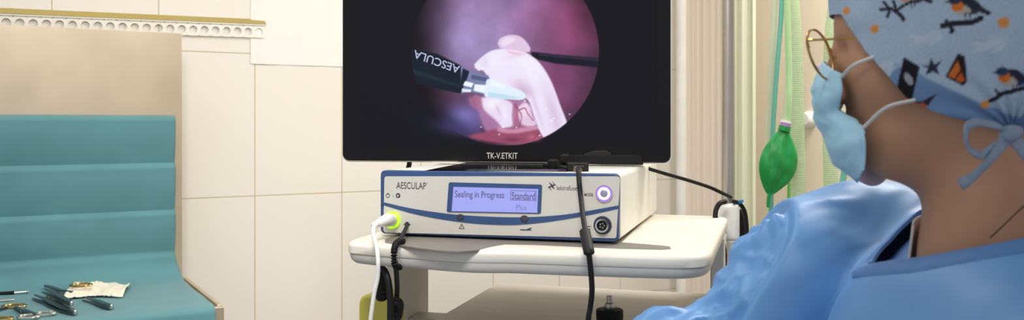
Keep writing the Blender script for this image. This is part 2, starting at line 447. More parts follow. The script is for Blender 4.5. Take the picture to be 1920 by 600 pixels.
# right background: white pipe, pleated curtains
pp = empty('wall_pipe', px(1279, 230, 3.20) * np.array([1, 1, 0]), 0, 'white vertical pipe running up the tiled wall just right of the monitor', 'pipe')
MB().lathe([(0.0205, 0.0), (0.0205, 2.69)], n=24).build('tube', M['pipe_white'], pp)
MB().lathe([(0.027, 0), (0.027, 0.03), (0.0215, 0.034)], (0, 0, 0.6), n=24).build('collar', M['pipe_white'], pp)
def curtain(name, a, b, pleats, amp, m, label, seed):
    a = np.array(a); b = np.array(b); rnd = random.Random(seed); e = b - a; L = np.linalg.norm(e); d = e / L; nn = np.array([d[1], -d[0]])
    ph = [rnd.uniform(0, 6.28) for _ in range(4)]
    def fn(u, v):
        q = u * pleats * 2 * pi
        o = amp * (sin(q + ph[0] + 0.5 * sin(v * 3 + ph[1])) + 0.45 * sin(q * 2.3 + ph[2]) + 0.2 * sin(q * 4.1 + ph[3]))
        p = a + d * (u * L) + nn * o
        return (p[0] - a[0], p[1] - a[1], 0.15 + v * 2.5)
    r = empty(name, (a[0], a[1], 0), 0, label, 'curtain')
    MB().grid(fn, int(pleats * 26), 24).build('pleated_cloth', m, r, solid=0.0015)
    t = MB().tube([(-0.02 * d[0], -0.02 * d[1], 2.66), (e[0] + 0.02 * d[0], e[1] + 0.02 * d[1], 2.66)], 0.012, smooth=4).build('rail', M['pipe_white'], r)
    return r
A = px(1293, 0, 3.05)[:2]; B = px(1372, 0, 2.80)[:2]
curtain('pleated_curtain', A, B, 6.5, 0.012, M['curtain_pink'], 'pinkish cream pleated curtain behind the steel pole beside the monitor', 3)
A = px(1376, 0, 2.72)[:2]; B = px(1418, 0, 2.66)[:2]
curtain('pleated_curtain', A, B, 2.0, 0.006, M['curtain_green'], 'narrow pale green curtain immediately right of the steel pole', 8)

# breathing tubes hanging in front of the right wall
def hose(name, pts, Y, r, m, label, ripple=0.0, group=None):
    P = [px(x, y, Y + dy) for x, y, dy in pts]
    o = empty(name, (P[-1][0], P[-1][1], P[-1][2]), 0, label, 'tube', group)
    path = smooth_path(P, 10)
    if ripple:
        L = sum(np.linalg.norm(path[i + 1] - path[i]) for i in range(len(path) - 1)); n = int(L / 0.0016)
        t = np.linspace(0, len(path) - 1.001, n); path = [path[int(q)] + (path[int(q) + 1] - path[int(q)]) * (q - int(q)) for q in t]
        rr = lambda q, n=n: r + ripple * sin(q * L / 0.0050 * 2 * pi)
        mb = MB().tube(path, rr, 16, smooth=0)
    else: mb = MB().tube(path, r, 14, smooth=0)
    mb.build('hose_wall', m, o, world=True); return o
hose('corrugated_tube', [(1480, -40, 0), (1490, 60, 0), (1494, 200, 0), (1496, 330, 0), (1492, 480, 0), (1490, 620, 0)], 2.25, 0.0175, M['tube_green'], 'wide pale green corrugated breathing tube hanging right of the green bag', 0.0004)
hose('corrugated_tube', [(1575, -40, 0), (1560, 60, 0), (1556, 200, 0), (1557, 330, 0), (1562, 480, 0), (1562, 620, 0)], 2.30, 0.0175, M['tube_green'], 'pale green corrugated breathing tube hanging behind the face mask', 0.0004)
hose('air_tube', [(1468, -40, 0), (1464, 40, 0), (1456, 140, 0), (1449, 250, 0), (1446, 360, 0), (1446, 620, 0)], 2.34, 0.0062, M['tube_teal'], 'thin teal air tube hanging left of the green bag')
hose('clear_tube', [(1456, -40, 0), (1450, 60, 0), (1444, 200, 0), (1441, 330, 0), (1452, 480, 0), (1458, 620, 0)], 2.36, 0.0085, M['tube_pale'], 'thin clear pale tube hanging left of the teal tube')
hose('air_tube', [(1592, 250, 0), (1582, 330, 0), (1574, 380, 0), (1566, 620, 0)], 2.36, 0.008, M['tube_teal'], 'short teal tube seen below the face mask')
hose('green_line', [(1474, -40, 0.03), (1476, 90, 0.03), (1479, 200, 0.03), (1480, 300, 0.03), (1479, 420, 0.03), (1478, 620, 0.03)], 2.30, 0.0048, M['tube_bright'], 'thin bright green line running down behind the green bag')
kb = empty('round_fitting', px(1520, 224, 2.33), WB - pi / 2, 'small white round fitting on the beige wall left of the face mask', 'wall fitting')
MB().lathe([(0.026, 0.0), (0.027, 0.008), (0.024, 0.02), (0.018, 0.03), (0.0, 0.031)], axis='x', n=24).build('dial', M['white_plastic'], kb)
kb.rotation_euler = (0, 0, pi + WB); kb.location = (corner + np.array([sin(WB), -cos(WB), 0]) * 0.0)
# put the knob on the wall where the sight line meets it
_d = px(1520, 224, 1.0) - np.array([0, 0, HC]); _t = (corner - np.array([0, 0, 0])).dot(WS) / _d.dot(WS)
kb.location = Vector((np.array([0, 0, HC]) + _d * _t).tolist())

# green breathing bag
bg_top = px(1471, 240, 2.20); bg_bot = px(1443, 364, 2.20)
bag = empty('breathing_bag', bg_bot, 0, 'deflated green rubber breathing bag hanging from a tube by the beige wall', 'breathing bag')
ax = (bg_top - bg_bot); bl = np.linalg.norm(ax); ax = ax / bl; side = np.array([ax[2], 0, -ax[0]]); dep = np.array([0, 1.0, 0])
def bag_fn(u, v):
    t = v; a = u * 2 * pi
    wdt = 0.0415 * max(0.0, sin(pi * (0.02 + 0.955 * t) ** 0.92)) ** 0.98 * (1.02 - 0.02 * t) + 0.004
    wdt = max(wdt, 0.0135 if t > 0.97 else 0.0045)
    thick = 0.40 * wdt
    c, s_ = cos(a), sin(a)
    ridge = 0.010 * math.exp(-((c * 1.0 + 0.12) / 0.16) ** 2) * sin(pi * t) * (1 if s_ < 0 else 0)
    r_ = (abs(s_) ** 0.9) * (1 if s_ > 0 else -1)
    p = bg_bot + ax * (t * bl) + side * (c * wdt + 0.004 * sin(pi * t)) + dep * (r_ * thick - ridge + 0.004 * mnoise.noise((c * 2, t * 5, s_)))
    return p
MB().grid(bag_fn, 48, 36).build('bag_body', M['bag_green'], bag, world=True, angle=80)
MB().tube([bg_bot + ax * 0.006, bg_bot - ax * 0.012, px(1440, 389, 2.20)], lambda t: 0.0050 - 0.001 * t, 12).build('tail', M['bag_green'], bag, world=True)
def ring_on(a0, a1, r0): return MB().tube([bg_top + ax * a0, bg_top + ax * (a0 + a1) / 2 , bg_top + ax * a1], r0, 20, smooth=1)
MB().tube([bg_top - ax * 0.008, bg_top + ax * 0.004], 0.0145, 20).build('neck', M['bag_green'], bag, world=True)
MB().tube([bg_top + ax * 0.003, bg_top + ax * 0.012], 0.0125, 20).build('neck_ring', M['lilac'], bag, world=True)
MB().tube([bg_top + ax * 0.012, bg_top + ax * 0.018], 0.0130, 20).build('connector', M['white_plastic'], bag, world=True)
MB().tube([bg_top + ax * 0.018, px(1478, 190, 2.20), px(1479, 120, 2.21), px(1474, -40, 2.22)], lambda t: 0.0105 - 0.003 * t, 14).build('supply_hose', M['tube_green'], bag, world=True)

# ------------------------------------------------------------------ instrument table with steel back panel and teal drape
TZ = 0.9635
T0 = np.array([-0.819, 2.25, 0.0])
tb = empty('instrument_table', T0, WB, 'brushed steel instrument table with tall steel back panel under teal cloth', 'table')
MB().box((-1.25, -0.001, TZ - 0.03), (0, 0.012, 1.572)).build('back_panel', M['steel_brushed'], tb, bevel=0.0015)
MB().box((-1.25, -0.395, TZ - 0.03), (0.0, -0.002, TZ - 0.002)).build('table_top', M['steel_brushed'], tb, bevel=0.003)
MB().box((-1.25, -0.412, TZ - 0.055), (0.012, -0.396, TZ + 0.001)).build('front_rim', M['steel_brushed'], tb, bevel=0.002)
MB().box((0.001, -0.395, TZ - 0.055), (0.012, -0.0, TZ + 0.003)).build('side_rim', M['steel_brushed'], tb, bevel=0.002)
for lx in (-1.2, -0.03):
    for ly in (-0.37, -0.03):
        MB().box((lx - 0.018, ly - 0.018, 0.0), (lx + 0.018, ly + 0.018, TZ - 0.032)).build('leg', M['steel_dark'], tb, bevel=0.002)
# drape: profile runs down the panel, rounds the foot, crosses the top and hangs over the front
prof = []          # (y, z, fold factor)
zt = [1.368, 1.2515, 1.136, 1.032]
for a, b in zip(zt[:-1], zt[1:]):
    for k in range(22):
        t = k / 22; prof.append((-0.004 - 0.013 * min(1, t / 0.09) ** 0.8 * (1 - max(0, (t - 0.30) / 0.70) ** 1.7), a + (b - a) * t, 1))
for k in range(16):
    t = k / 16; prof.append((-0.005 - 0.008 * min(1, t / 0.15) ** 0.7 * (1 - t) - 0.080 * t ** 2.4, TZ + 0.003 + (1.032 - TZ - 0.003) * (1 - t) ** 1.5, 0.6 * (1 - t)))
for k in range(1, 24): prof.append((-0.085 - (0.405 - 0.085) * (k - 1) / 23, TZ + 0.003, 0.0))
for k in range(7):
    a = pi / 2 * k / 6; prof.append((-0.405 - 0.014 * sin(a), TZ - 0.011 + 0.014 * cos(a), 0))
for k in range(1, 10): prof.append((-0.419 - 0.002 * k, TZ - 0.011 - 0.03 * k, 0))
def drape_fn(u, v):
    n = len(prof) - 1; q = v * n; i = min(int(q), n - 1); t = q - i
    y = prof[i][0] + (prof[i + 1][0] - prof[i][0]) * t; z = prof[i][1] + (prof[i + 1][1] - prof[i][1]) * t; k = prof[i][2]
    x1 = -0.018 if z > TZ + 0.06 else -0.018 + 0.011 * min(1, (TZ + 0.06 - z) / 0.05)
    x = -1.24 + u * (x1 + 1.24)
    nz = mnoise.noise((x * 3.1, y * 6, z * 6)); n2 = mnoise.noise((x * 11, y * 14, z * 11 + 4))
    if k > 0.5: y -= 0.0014 * abs(nz) + 0.0006 * n2
    elif -0.40 < y: z += 0.0025 * abs(nz) + 0.0018 * max(0, n2)
    else: y -= 0.004 * (1 + sin(x * 30 + 2 * nz)) * 0.5
    return (x, y, z)
dr = MB().grid(drape_fn, 90, len(prof) - 1).build('surgical_drape', M['drape_teal'], None, solid=0.0012, angle=60)
dr.location = (T0[0], T0[1], 0); dr.rotation_euler = (0, 0, WB)
tag(dr, 'teal cloth with horizontal fold creases draped over the steel instrument table', 'drape')

# ---- instruments on the drape
ZI = TZ + 0.0065
def tp(x, y, up=0.0):
    p = px_on_z(x, y, ZI); p[2] += up; return p
def flat_blade(mb, path, wid, th, up=0.0):       # a flat bar lying on the drape along pixels path (x, y), widths in metres
    P = [tp(x, y, up) for x, y in path]; m = len(P); v = []
    for i in range(m):
        t = P[min(i + 1, m - 1)] - P[max(i - 1, 0)]; t[2] = 0; t /= np.linalg.norm(t); s_ = np.array([-t[1], t[0], 0]); h = wid[i] / 2
        v += [P[i] + s_ * h, P[i] - s_ * h, P[i] - s_ * h + (0, 0, th), P[i] + s_ * h + (0, 0, th)]
    f = [[4 * i + k, 4 * i + (k + 1) % 4, 4 * i + 4 + (k + 1) % 4, 4 * i + 4 + k] for i in range(m - 1) for k in range(4)] + [[0, 1, 2, 3], [4 * m - 1, 4 * m - 2, 4 * m - 3, 4 * m - 4]]
    return mb.add(v, f)
def ring(mb, x, y, R, r, sx, ang, up=0.003):
    c = tp(x, y, up); ca, sa = cos(ang), sin(ang)
    return mb.torus(lambda a, b, h: (c[0] + a * ca - b * sa, c[1] + a * sa + b * ca, c[2] + h + b * 0.10), R, r, 26, 8, sx, 0.72)
# long dark rod with a bright tip
a = tp(-60, 557); t = empty('instrument_shaft', a, 0, 'black round shaft with bright metal tip lying at the far left of the cloth', 'surgical tool')
MB().tube([tp(-60, 557, 0.003), tp(27, 551.5, 0.003)], 0.0042, 12).build('shaft', M['black_matte'], t, world=True)
MB().tube([tp(27, 551.5, 0.003), tp(49, 550, 0.003), tp(51, 549.9, 0.003)], lambda q: 0.0036 if q < 0.9 else 0.0028, 12).build('metal_tip', M['chrome'], t, world=True)
t = empty('probe', tp(-50, 570), 0, 'thin dull metal probe lying just below the black shaft', 'surgical tool')
MB().tube([tp(-50, 571, 0.002), tp(10, 565, 0.002), tp(27, 563.5, 0.002)], lambda q: 0.0024 - 0.0008 * q, 10).build('rod', M['steel_rod'], t, world=True)
MB().lathe([(0.0034, -0.004), (0.0034, 0.004)], tp(-46, 570.7, 0.002), n=12).build('grip', M['steel_dark'], t, world=True)
# ring-handled tools
t = empty('ring_forceps', tp(24, 577), 0, 'ring handled forceps running out of the left edge of the cloth', 'forceps')
ring(MB(), 26, 576.5, 0.0155, 0.0029, 1.35, 0.2).build('finger_ring', M['tool_gold'], t, world=True)
ring(MB(), 2, 601, 0.0150, 0.0029, 1.3, 0.3).build('finger_ring', M['tool_gold'], t, world=True)
flat_blade(MB(), [(12, 579), (-8, 584), (-40, 592)], [0.004, 0.006, 0.007], 0.004).build('shank', M['tool_steel'], t, world=True)
flat_blade(MB(), [(-10, 600), (-25, 596), (-45, 592)], [0.004, 0.006, 0.007], 0.004, 0.004).build('shank', M['tool_steel'], t, world=True)
t = empty('needle_holder', tp(60, 592), 0, 'dark locking clamp with two bright finger rings at the near left of the cloth', 'clamp')
ring(MB(), 53, 596.5, 0.0145, 0.0030, 1.25, 0.1).build('finger_ring', M['chrome'], t, world=True)
ring(MB(), 86, 590.5, 0.0140, 0.0029, 1.2, 0.5).build('finger_ring', M['chrome'], t, world=True)
flat_blade(MB(), [(72, 593.5), (58, 589), (44, 584.5), (28, 580)], [0.006, 0.010, 0.010, 0.006], 0.004).build('shank', M['tool_steel'], t, world=True)
flat_blade(MB(), [(66, 595), (52, 590), (40, 586), (30, 581.5)], [0.005, 0.008, 0.009, 0.005], 0.004, 0.004).build('shank', M['tool_steel'], t, world=True)
MB().lathe([(0.004, 0), (0.004, 0.010), (0.002, 0.011)], tp(42, 585), n=14).build('pivot', M['chrome'], t, world=True)
t = empty('surgical_scissors', tp(120, 550), 0, 'dark scissors with one gold finger ring resting on the white gauze', 'scissors')
ring(MB(), 152, 553, 0.0155, 0.0028, 1.35, 0.15, 0.022).build('finger_ring', M['tool_gold'], t, world=True)
ring(MB(), 106, 558.5, 0.0135, 0.0028, 1.3, 0.2, 0.004).build('finger_ring', M['tool_gold'], t, world=True)
flat_blade(MB(), [(85, 543.5), (92, 544.5), (104, 547), (118, 552)], [0.004, 0.013, 0.014, 0.006], 0.003).build('blade', M['tool_steel'], t, world=True)
flat_blade(MB(), [(84, 544.6), (96, 547.5), (112, 553.5), (135, 557)], [0.004, 0.010, 0.009, 0.005], 0.004, 0.009).build('blade', M['tool_steel'], t, world=True)
MB().lathe([(0.0035, 0), (0.0035, 0.008), (0.0015, 0.009)], tp(108, 547.5), n=14).build('pivot', M['chrome'], t, world=True)
def thumb_forceps(name, path, wid, label, sep, up=0.0):
    t = empty(name, tp(*path[0]), 0, label, 'forceps')
    flat_blade(MB(), path, wid, 0.0025, up).build('arm', M['tool_steel'], t, world=True, bevel=0.0006)
    p2 = [(x + sep * (1 - i / (len(path) - 1)), y - 0.35 * sep * (1 - i / (len(path) - 1))) for i, (x, y) in enumerate(path)]
    flat_blade(MB(), p2, [q * 0.9 for q in wid], 0.0025, up + 0.006).build('arm', M['tool_steel'], t, world=True, bevel=0.0006)
    x, y = path[-1]
    MB().lathe([(0.0015, 0), (0.0032, 0.0015), (0.0032, 0.0075), (0.0015, 0.0095)], tp(x, y, up), n=16).build('heel', M['chrome'], t, world=True)
    return t
thumb_forceps('tissue_forceps', [(61, 560.5), (78, 566), (98, 574), (118, 583), (141, 590)], [0.004, 0.010, 0.020, 0.018, 0.010], 'broad dark tissue forceps lying nearest in the middle of the cloth', 4)
thumb_forceps('dressing_forceps', [(80, 557.5), (95, 564), (112, 572), (124, 578), (134, 583)], [0.004, 0.010, 0.014, 0.012, 0.008], 'smaller dark forceps crossed over the back of the broad pair', 4, 0.010)
thumb_forceps('clip_forceps', [(155, 563.5), (168, 567), (184, 572), (198, 577), (209, 579.5)], [0.004, 0.010, 0.014, 0.014, 0.011], 'short dark clip forceps lying alone in front of the gauze', 2)
# gauze
def gz(u, v):
    top = np.array([152 + u * 94, 529.5 + 5.5 * u + 2 * sin(u * 9)]); bot = np.array([118 + u * 112, 558.5 - 2.0 * u + 1.6 * sin(u * 7 + 1)])
    q = bot + (top - bot) * v
    up = 0.0035 + 0.011 * (sin(pi * v) ** 0.8) * (0.6 + 0.4 * sin(u * 6 + 1)) + 0.004 * mnoise.noise((u * 5, v * 4, 1)) + 0.004 * abs(mnoise.noise((u * 13, v * 6, 7)))
    p = tp(q[0], q[1] + 1.5); return (p[0], p[1], p[2] + max(0.001, up))
g = MB().grid(gz, 44, 26).build('gauze_swab', M['gauze'], None, solid=0.0015, angle=80)
tag(g, 'crumpled white gauze swab lying on the teal cloth under the scissors', 'gauze')

# ------------------------------------------------------------------ equipment cart
CA = radians(-16)
O = np.array([0.1369, 1.164, 1.197]); UU = np.array([cos(CA), sin(CA), 0]); WW = np.array([-sin(CA), cos(CA), 0])
def cl(p):                            # world -> cart/unit plan coordinates
    d = np.asarray(p) - O; return d @ UU, d @ WW
def cw(u, v, z): return O * np.array([1, 1, 0]) + UU * u + WW * v + np.array([0, 0, z])
TRZ = 1.193
cart = empty('equipment_cart', (O[0], O[1], 0), CA, 'cream equipment cart with wavy front tray carrying the white generator', 'cart')
def round_outline(pts, r=0.03, n=7):
    out = []; N = len(pts)
    for i in range(N):
        p = np.array(pts[i][:2], float); a = np.array(pts[i - 1][:2], float) - p; b = np.array(pts[(i + 1) % N][:2], float) - p
        rr = pts[i][2] if len(pts[i]) > 2 else r
        if rr == 0: out.append(tuple(p)); continue
        la, lb = np.linalg.norm(a), np.linalg.norm(b); a = p + a / la * min(rr, la * 0.48); b = p + b / lb * min(rr, lb * 0.48)
        for k in range(n + 1):
            t = k / n; out.append(tuple((1 - t) ** 2 * a + 2 * t * (1 - t) * p + t * t * b))
    return out
front = [(-0.318, -0.076), (-0.29, -0.082), (-0.25, -0.086), (-0.215, -0.093), (-0.18, -0.097), (-0.15, -0.094), (-0.12, -0.087), (-0.08, -0.085), (-0.03, -0.083), (0.03, -0.079)]
fr = [tuple(p[:2]) for p in smooth_path([(a, b, 0) for a, b in front], 4)]
def tray_outline(ins):
    cx_, cy_ = -0.13, 0.16
    pts = [(-0.358, -0.064, 0.04)] + [(a, b, 0) for a, b in fr] + [(0.119, -0.070, 0.055), (0.119, 0.41, 0.03), (-0.358, 0.41, 0.03)]
    o = round_outline(pts)
    return [(x + (ins if x < cx_ else -ins) * min(1, abs(x - cx_) / 0.2), y + (ins if y < cy_ else -ins) * min(1, abs(y - cy_) / 0.2)) for x, y in o]
def loft(rings):                      # rings: list of (inset, z)
    mb = MB(); n = None; v = []
    for ins, z in rings:
        o = tray_outline(ins); n = len(o); v += [(x, y, z) for x, y in o]
    f = [(i * n + k, i * n + (k + 1) % n, (i + 1) * n + (k + 1) % n, (i + 1) * n + k) for i in range(len(rings) - 1) for k in range(n)]
    f += [list(range(n))[::-1], [(len(rings) - 1) * n + k for k in range(n)]]
    return mb.add(v, f)
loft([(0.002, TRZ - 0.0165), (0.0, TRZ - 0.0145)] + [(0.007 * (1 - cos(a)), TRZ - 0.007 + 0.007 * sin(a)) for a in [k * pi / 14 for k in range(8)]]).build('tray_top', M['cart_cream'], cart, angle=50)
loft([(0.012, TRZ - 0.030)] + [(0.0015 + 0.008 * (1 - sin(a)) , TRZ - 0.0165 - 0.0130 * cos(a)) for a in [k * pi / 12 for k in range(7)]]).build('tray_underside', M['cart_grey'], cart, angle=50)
shade_px = [(722, 449), (722, 455.5), (750, 460.5), (790, 466.5), (830, 471), (862, 472.5), (895, 469.5), (920, 463), (945, 458.5), (1000, 459.5), (1080, 463), (1160, 466.5), (1240, 468.5), (1258, 467), (1256, 463), (1240, 461), (1165, 455)]
mp_ = [cl(px_on_z(x, y, TRZ)) for x, y in shade_px] + [(-0.01, 0.36), (-0.33, 0.36)]
MB().prism(mp_, lambda a, b, d: (a, b, d), TRZ - 0.001, TRZ + 0.0006).build('tray_recess_shade', M['tray_shade_grey'], cart, smooth=False)  # dark plate stands in for the shaded tray recess under the generator
MB().box((-0.366, 0.095, 0.14), (-0.344, 0.215, TRZ - 0.028)).build('upright', M['post_grey'], cart, bevel=0.003)
MB().box((0.094, 0.330, 0.14), (0.116, 0.408, TRZ - 0.028)).build('upright', M['post_grey'], cart, bevel=0.003)
MB().box((-0.29, -0.02, 1.032), (0.093, 0.415, 1.060)).build('lower_shelf', M['shelf_grey'], cart, bevel=0.004)
MB().box((-0.344, 0.13, 1.036), (-0.289, 0.18, 1.052)).build('shelf_bracket', M['post_grey'], cart, bevel=0.002)
MB().box((-0.374, -0.05, 0.09), (0.119, 0.40, 0.14)).build('base', M['cart_cream'], cart, bevel=0.012)
for cx_, cy_ in ((-0.34, -0.02), (0.085, -0.02), (-0.34, 0.37), (0.085, 0.37)):
    MB().lathe([(0.0, -0.014), (0.036, -0.014), (0.04, -0.008), (0.04, 0.008), (0.036, 0.014), (0.0, 0.014)], (cx_, cy_, 0.04), 20, 'x').build('caster', M['black_plastic'], cart)
# pole with bracket
pu, pv = 0.1165, 0.445
MB().box((pu - 0.019, pv - 0.022, 1.150), (pu + 0.019, pv + 0.022, 1.212)).build('pole_bracket', M['white_plastic'], cart, bevel=0.006)
sk = MB().box((pu - 0.018, pv - 0.021, 0.90), (pu + 0.018, pv + 0.021, 1.150)).build('pole_socket', M['cart_grey'], cart, bevel=0.003)
hb = MB()
for k in range(5): hb.lathe([(0.0035, 0.0), (0.0035, 0.0012), (0.0, 0.0012)], (pu + 0.018, pv - 0.008, 1.140 - 0.012 * k), 12, 'x')
hb.build('screw_heads', M['white_plastic'], sk)
MB().lathe([(0.0118, 1.205), (0.0118, 2.2)], (pu, pv, 0), 28).build('pole', M['steel_rod'], cart)

# ------------------------------------------------------------------ the generator
unit = empty('surgical_generator', O - np.array([0, 0, 0.004]), CA, 'white surgical generator with navy framed front panel and lilac screen', 'generator')
UH = 0.0868; UWd = 0.331; UD = 0.40; zb = 0.004
def fl(x, y):                         # photo pixel -> (u, z) on the front panel
    d = px(x, y, 1.0) - np.array([0, 0, HC]); t = (O - np.array([0, 0, HC])).dot(WW) / d.dot(WW); p = np.array([0, 0, HC]) + d * t
    return (p - O).dot(UU), p[2] - O[2] + zb
F3 = lambda a, b, d: (a, -d, b)
def rrect(x0, z0, x1, z1, r, n=6):
    out = []
    for cx_, cz_, a0 in ((x1 - r, z1 - r, 0), (x0 + r, z1 - r, 90), (x0 + r, z0 + r, 180), (x1 - r, z0 + r, 270)):
        for k in range(n + 1):
            a = radians(a0 + 90 * k / n); out.append((cx_ + r * cos(a), cz_ + r * sin(a)))
    return out
MB().prism(rrect(-UWd, zb, 0, zb + UH, 0.006), lambda a, b, d: (a, d, b), 0.002, UD).build('housing', M['unit_cream'], unit, bevel=0.0015, angle=50)
MB().prism(rrect(-UWd - 0.0004, zb - 0.0002, 0.0004, zb + UH + 0.0003, 0.0065), F3, -0.012, 0.001).build('front_frame', M['navy'], unit, bevel=0.001, angle=50)
pan = round_outline([fl(722, 330.5) + (0.004,), fl(1163, 330.5) + (0.006,), fl(1156, 446.5) + (0.003,), fl(720, 435.5) + (0.005,)][::-1], 0.004)
MB().prism(pan, F3, 0.0, 0.0022).build('front_panel', M['unit_panel'], unit, smooth=False)
def plate(name, pts, m, d0=0.0021, d1=0.0027, parent=unit, raw=False): return MB().prism(pts if raw else [fl(x, y) for x, y in pts], F3, d0, d1).build(name, m, parent, smooth=False)
sw_t = [(717, 378), (760, 388), (800, 395), (850, 401.5), (900, 405), (960, 407), (1010, 406), (1060, 402), (1110, 394), (1160, 385)]
sw_b = [(1160, 391), (1110, 402), (1060, 411), (1010, 418), (960, 421.5), (900, 419.5), (850, 414), (800, 405.5), (760, 396), (717, 383)]
T_ = [tuple(p[:2]) for p in smooth_path([(a, b, 0) for a, b in sw_t], 4)]; B_ = [tuple(p[:2]) for p in smooth_path([(a, b, 0) for a, b in sw_b], 4)]
mbs = MB(); n = len(T_); Bq = B_[::-1]
vv = [F3(*fl(*p), 0.0030) for p in T_] + [F3(*fl(*p), 0.0030) for p in Bq] + [F3(*fl(*p), 0.0) for p in T_] + [F3(*fl(*p), 0.0) for p in Bq]
mbs.add(vv, [(i, i + 1, n + i + 1, n + i) for i in range(n - 1)] + [(2 * n + i, 2 * n + i + 1, i + 1, i) for i in range(n - 1)] + [(n + i, n + i + 1, 3 * n + i + 1, 3 * n + i) for i in range(n - 1)])
mbs.build('navy_band', M['navy'], unit, smooth=False)
# screen
bz = round_outline([fl(843, 341.5), fl(1017.5, 346), fl(1015, 400.5), fl(839, 397)][::-1], 0.003)
bezel = plate('display_bezel', bz, M['navy'], 0.002, 0.0034, raw=True)
plate('display', [(852, 350), (1010.5, 354), (1008.5, 398.5), (848.5, 395.5)], M['lcd'], 0.0033, 0.0037)
FT = lambda d: (lambda a, b: tuple(world_of(unit) @ Vector(F3(a, b, d))))
def utext(body, x0, y0, x1, y1, m, d=0.0041, bold=0.0, name='lettering'):   # (x0, y0) lower left, (x1, y1) upper right in photo pixels
    a = fl(x0, y0); b = fl(x1, y1); sl = (fl(x1, y0)[1] - a[1]) * 0
    return lettering(body, FT(d), a[0], b[0], a[1], b[1], m, unit, bold=bold, name=name)
utext('Sealing in Progress', 855, 373, 947, 359, M['lcd_text'], bold=0.008)
utext('Standard', 961, 373.5, 1005, 360.5, M['lcd_text'], bold=0.008)
utext('Plus', 969.5, 393.5, 988.5, 383, M['lcd_dim'], bold=0.004)
def outline_rect(name, x0, y0, x1, y1, wd, m, d):
    a = fl(x0, y1); b = fl(x1, y0); mb = MB()
    for q in (((a[0], a[1]), (b[0], a[1] + wd)), ((a[0], b[1] - wd), (b[0], b[1])), ((a[0], a[1]), (a[0] + wd, b[1])), ((b[0] - wd, a[1]), (b[0], b[1]))):
        mb.box((q[0][0], -d, q[0][1]), (q[1][0], -d + 0.0003, q[1][1]))
    return mb.build(name, m, unit, smooth=False)
outline_rect('selection_box', 958.5, 357.5, 1007, 375, 0.0006, M['lcd_text'], 0.0041)
utext('AESCULAP', 744.5, 353.5, 800, 342, M['print_dark'], 0.0026, name='maker_lettering')
utext('R', 801.3, 344.4, 803.0, 342.2, M['print_dark'], 0.0026, name='registered_mark')
utext('lektrafuse', 1044.5, 356.2, 1083, 348.2, M['print_grey'], 0.0026, name='model_lettering')
utext('MODE', 1096.5, 367.6, 1112.5, 362.3, M['print_dark'], 0.0026, bold=0.01)
bolt = MB()
_lp = [(1028, 350.3), (1034, 347.8), (1029.5, 341), (1037, 346.2), (1040, 345.6), (1035, 338.5), (1043, 346.8), (1037.8, 349), (1041.5, 355), (1034.2, 350.2), (1031.5, 351), (1035.5, 357.5)]
bolt.prism([fl(*p) for p in _lp], F3, 0.0021, 0.0026)
bolt.build('logo_mark', M['print_dark'], unit, smooth=False)
def disc(name, x, y, r, m, d0, d1, rin=0.0, parent=unit, sx=1.0):
    a, b = fl(x, y)
    prof = [(rin, -d0), (rin, -d1), (r, -d1), (r, -d0)] if rin else [(0.0001, -d1), (r * 0.9, -d1), (r, -d1 + 0.0004), (r, -d0)]
    mb = MB(); n = 32; v = []
    for rr, h in prof:
        for k in range(n): v.append((a + rr * cos(2 * pi * k / n) * sx, h, b + rr * sin(2 * pi * k / n)))
    m_ = len(prof); f = [(i * n + k, i * n + (k + 1) % n, (i + 1) % m_ * n + (k + 1) % n, (i + 1) % m_ * n + k) for i in range(m_ if rin else m_ - 1) for k in range(n)]
    if not rin: f.append(list(range(n)))
    return mb.add(v, f).build(name, m, parent, angle=40)
# mode button
disc('mode_button', 1133.5, 362.5, 0.0112, M['chrome'], 0.002, 0.0045, 0.0100)
disc('button_glow', 1133.5, 362.5, 0.0101, M['led_violet'], 0.002, 0.0042, 0.0080)
disc('light_ring', 1133.5, 362.5, 0.0082, M['led_white'], 0.002, 0.0046, 0.0052)
disc('button_cap', 1133.5, 362.5, 0.0053, M['button_grey'], 0.002, 0.0044)
# round socket
disc('socket_flange', 1130.5, 422, 0.0118, M['navy_dark'], 0.002, 0.0036)
disc('socket_ring', 1130.5, 422, 0.0088, M['chrome'], 0.003, 0.0085, 0.0066)
disc('socket_core', 1130.5, 422, 0.0066, M['black_plastic'], 0.003, 0.0050)
pin = MB()
for k in range(5):
    q = fl(1130.5 + 4.2 * cos(k * 1.2566), 422 + 4.2 * sin(k * 1.2566)); pin.lathe([(0.0009, -0.0065), (0.0009, -0.0045)], (q[0], 0, q[1]), 8, 'y')
pin.build('socket_pins', M['chrome'], unit)
# green lit socket on the left, small dark socket, status marks
disc('lit_socket_ring', 737.5, 412, 0.0118, M['led_green'], 0.002, 0.0070, 0.0092)
disc('lit_socket_core', 737.5, 412, 0.0092, M['white_plastic'], 0.002, 0.0040)
disc('jack_socket', 764.5, 420.5, 0.0036, M['print_dark'], 0.002, 0.0032)
jr = MB()
for k in range(4):
    a, b = fl(764.5 + 5.2 * cos(k * pi / 2), 420.5 + 4.4 * sin(k * pi / 2)); jr.box((a - 0.0007, -0.0026, b - 0.0007), (a + 0.0007, -0.002, b + 0.0007))
jr.build('socket_symbol', M['print_dark'], unit, smooth=False)
disc('power_symbol', 728.5, 366.5, 0.0030, M['print_dark'], 0.002, 0.0026, 0.0024)
plate('power_stroke', [(728.2, 361.5), (729.4, 361.5), (729.4, 365), (728.2, 365)], M['print_dark'])
disc('status_light', 738, 366.5, 0.0016, M['glow_pale'], 0.002, 0.0027)
disc('standby_symbol', 747.5, 366.5, 0.0034, M['navy_dark'], 0.002, 0.0027)
plate('standby_stroke', [(745.8, 364.5), (749.5, 365.2), (749.3, 367.2), (746.3, 369.5)], M['unit_panel'], 0.0025, 0.0029)
disc('push_button', 864.5, 406.5, 0.0040, M['print_dark'], 0.002, 0.0046, sx=1.25)
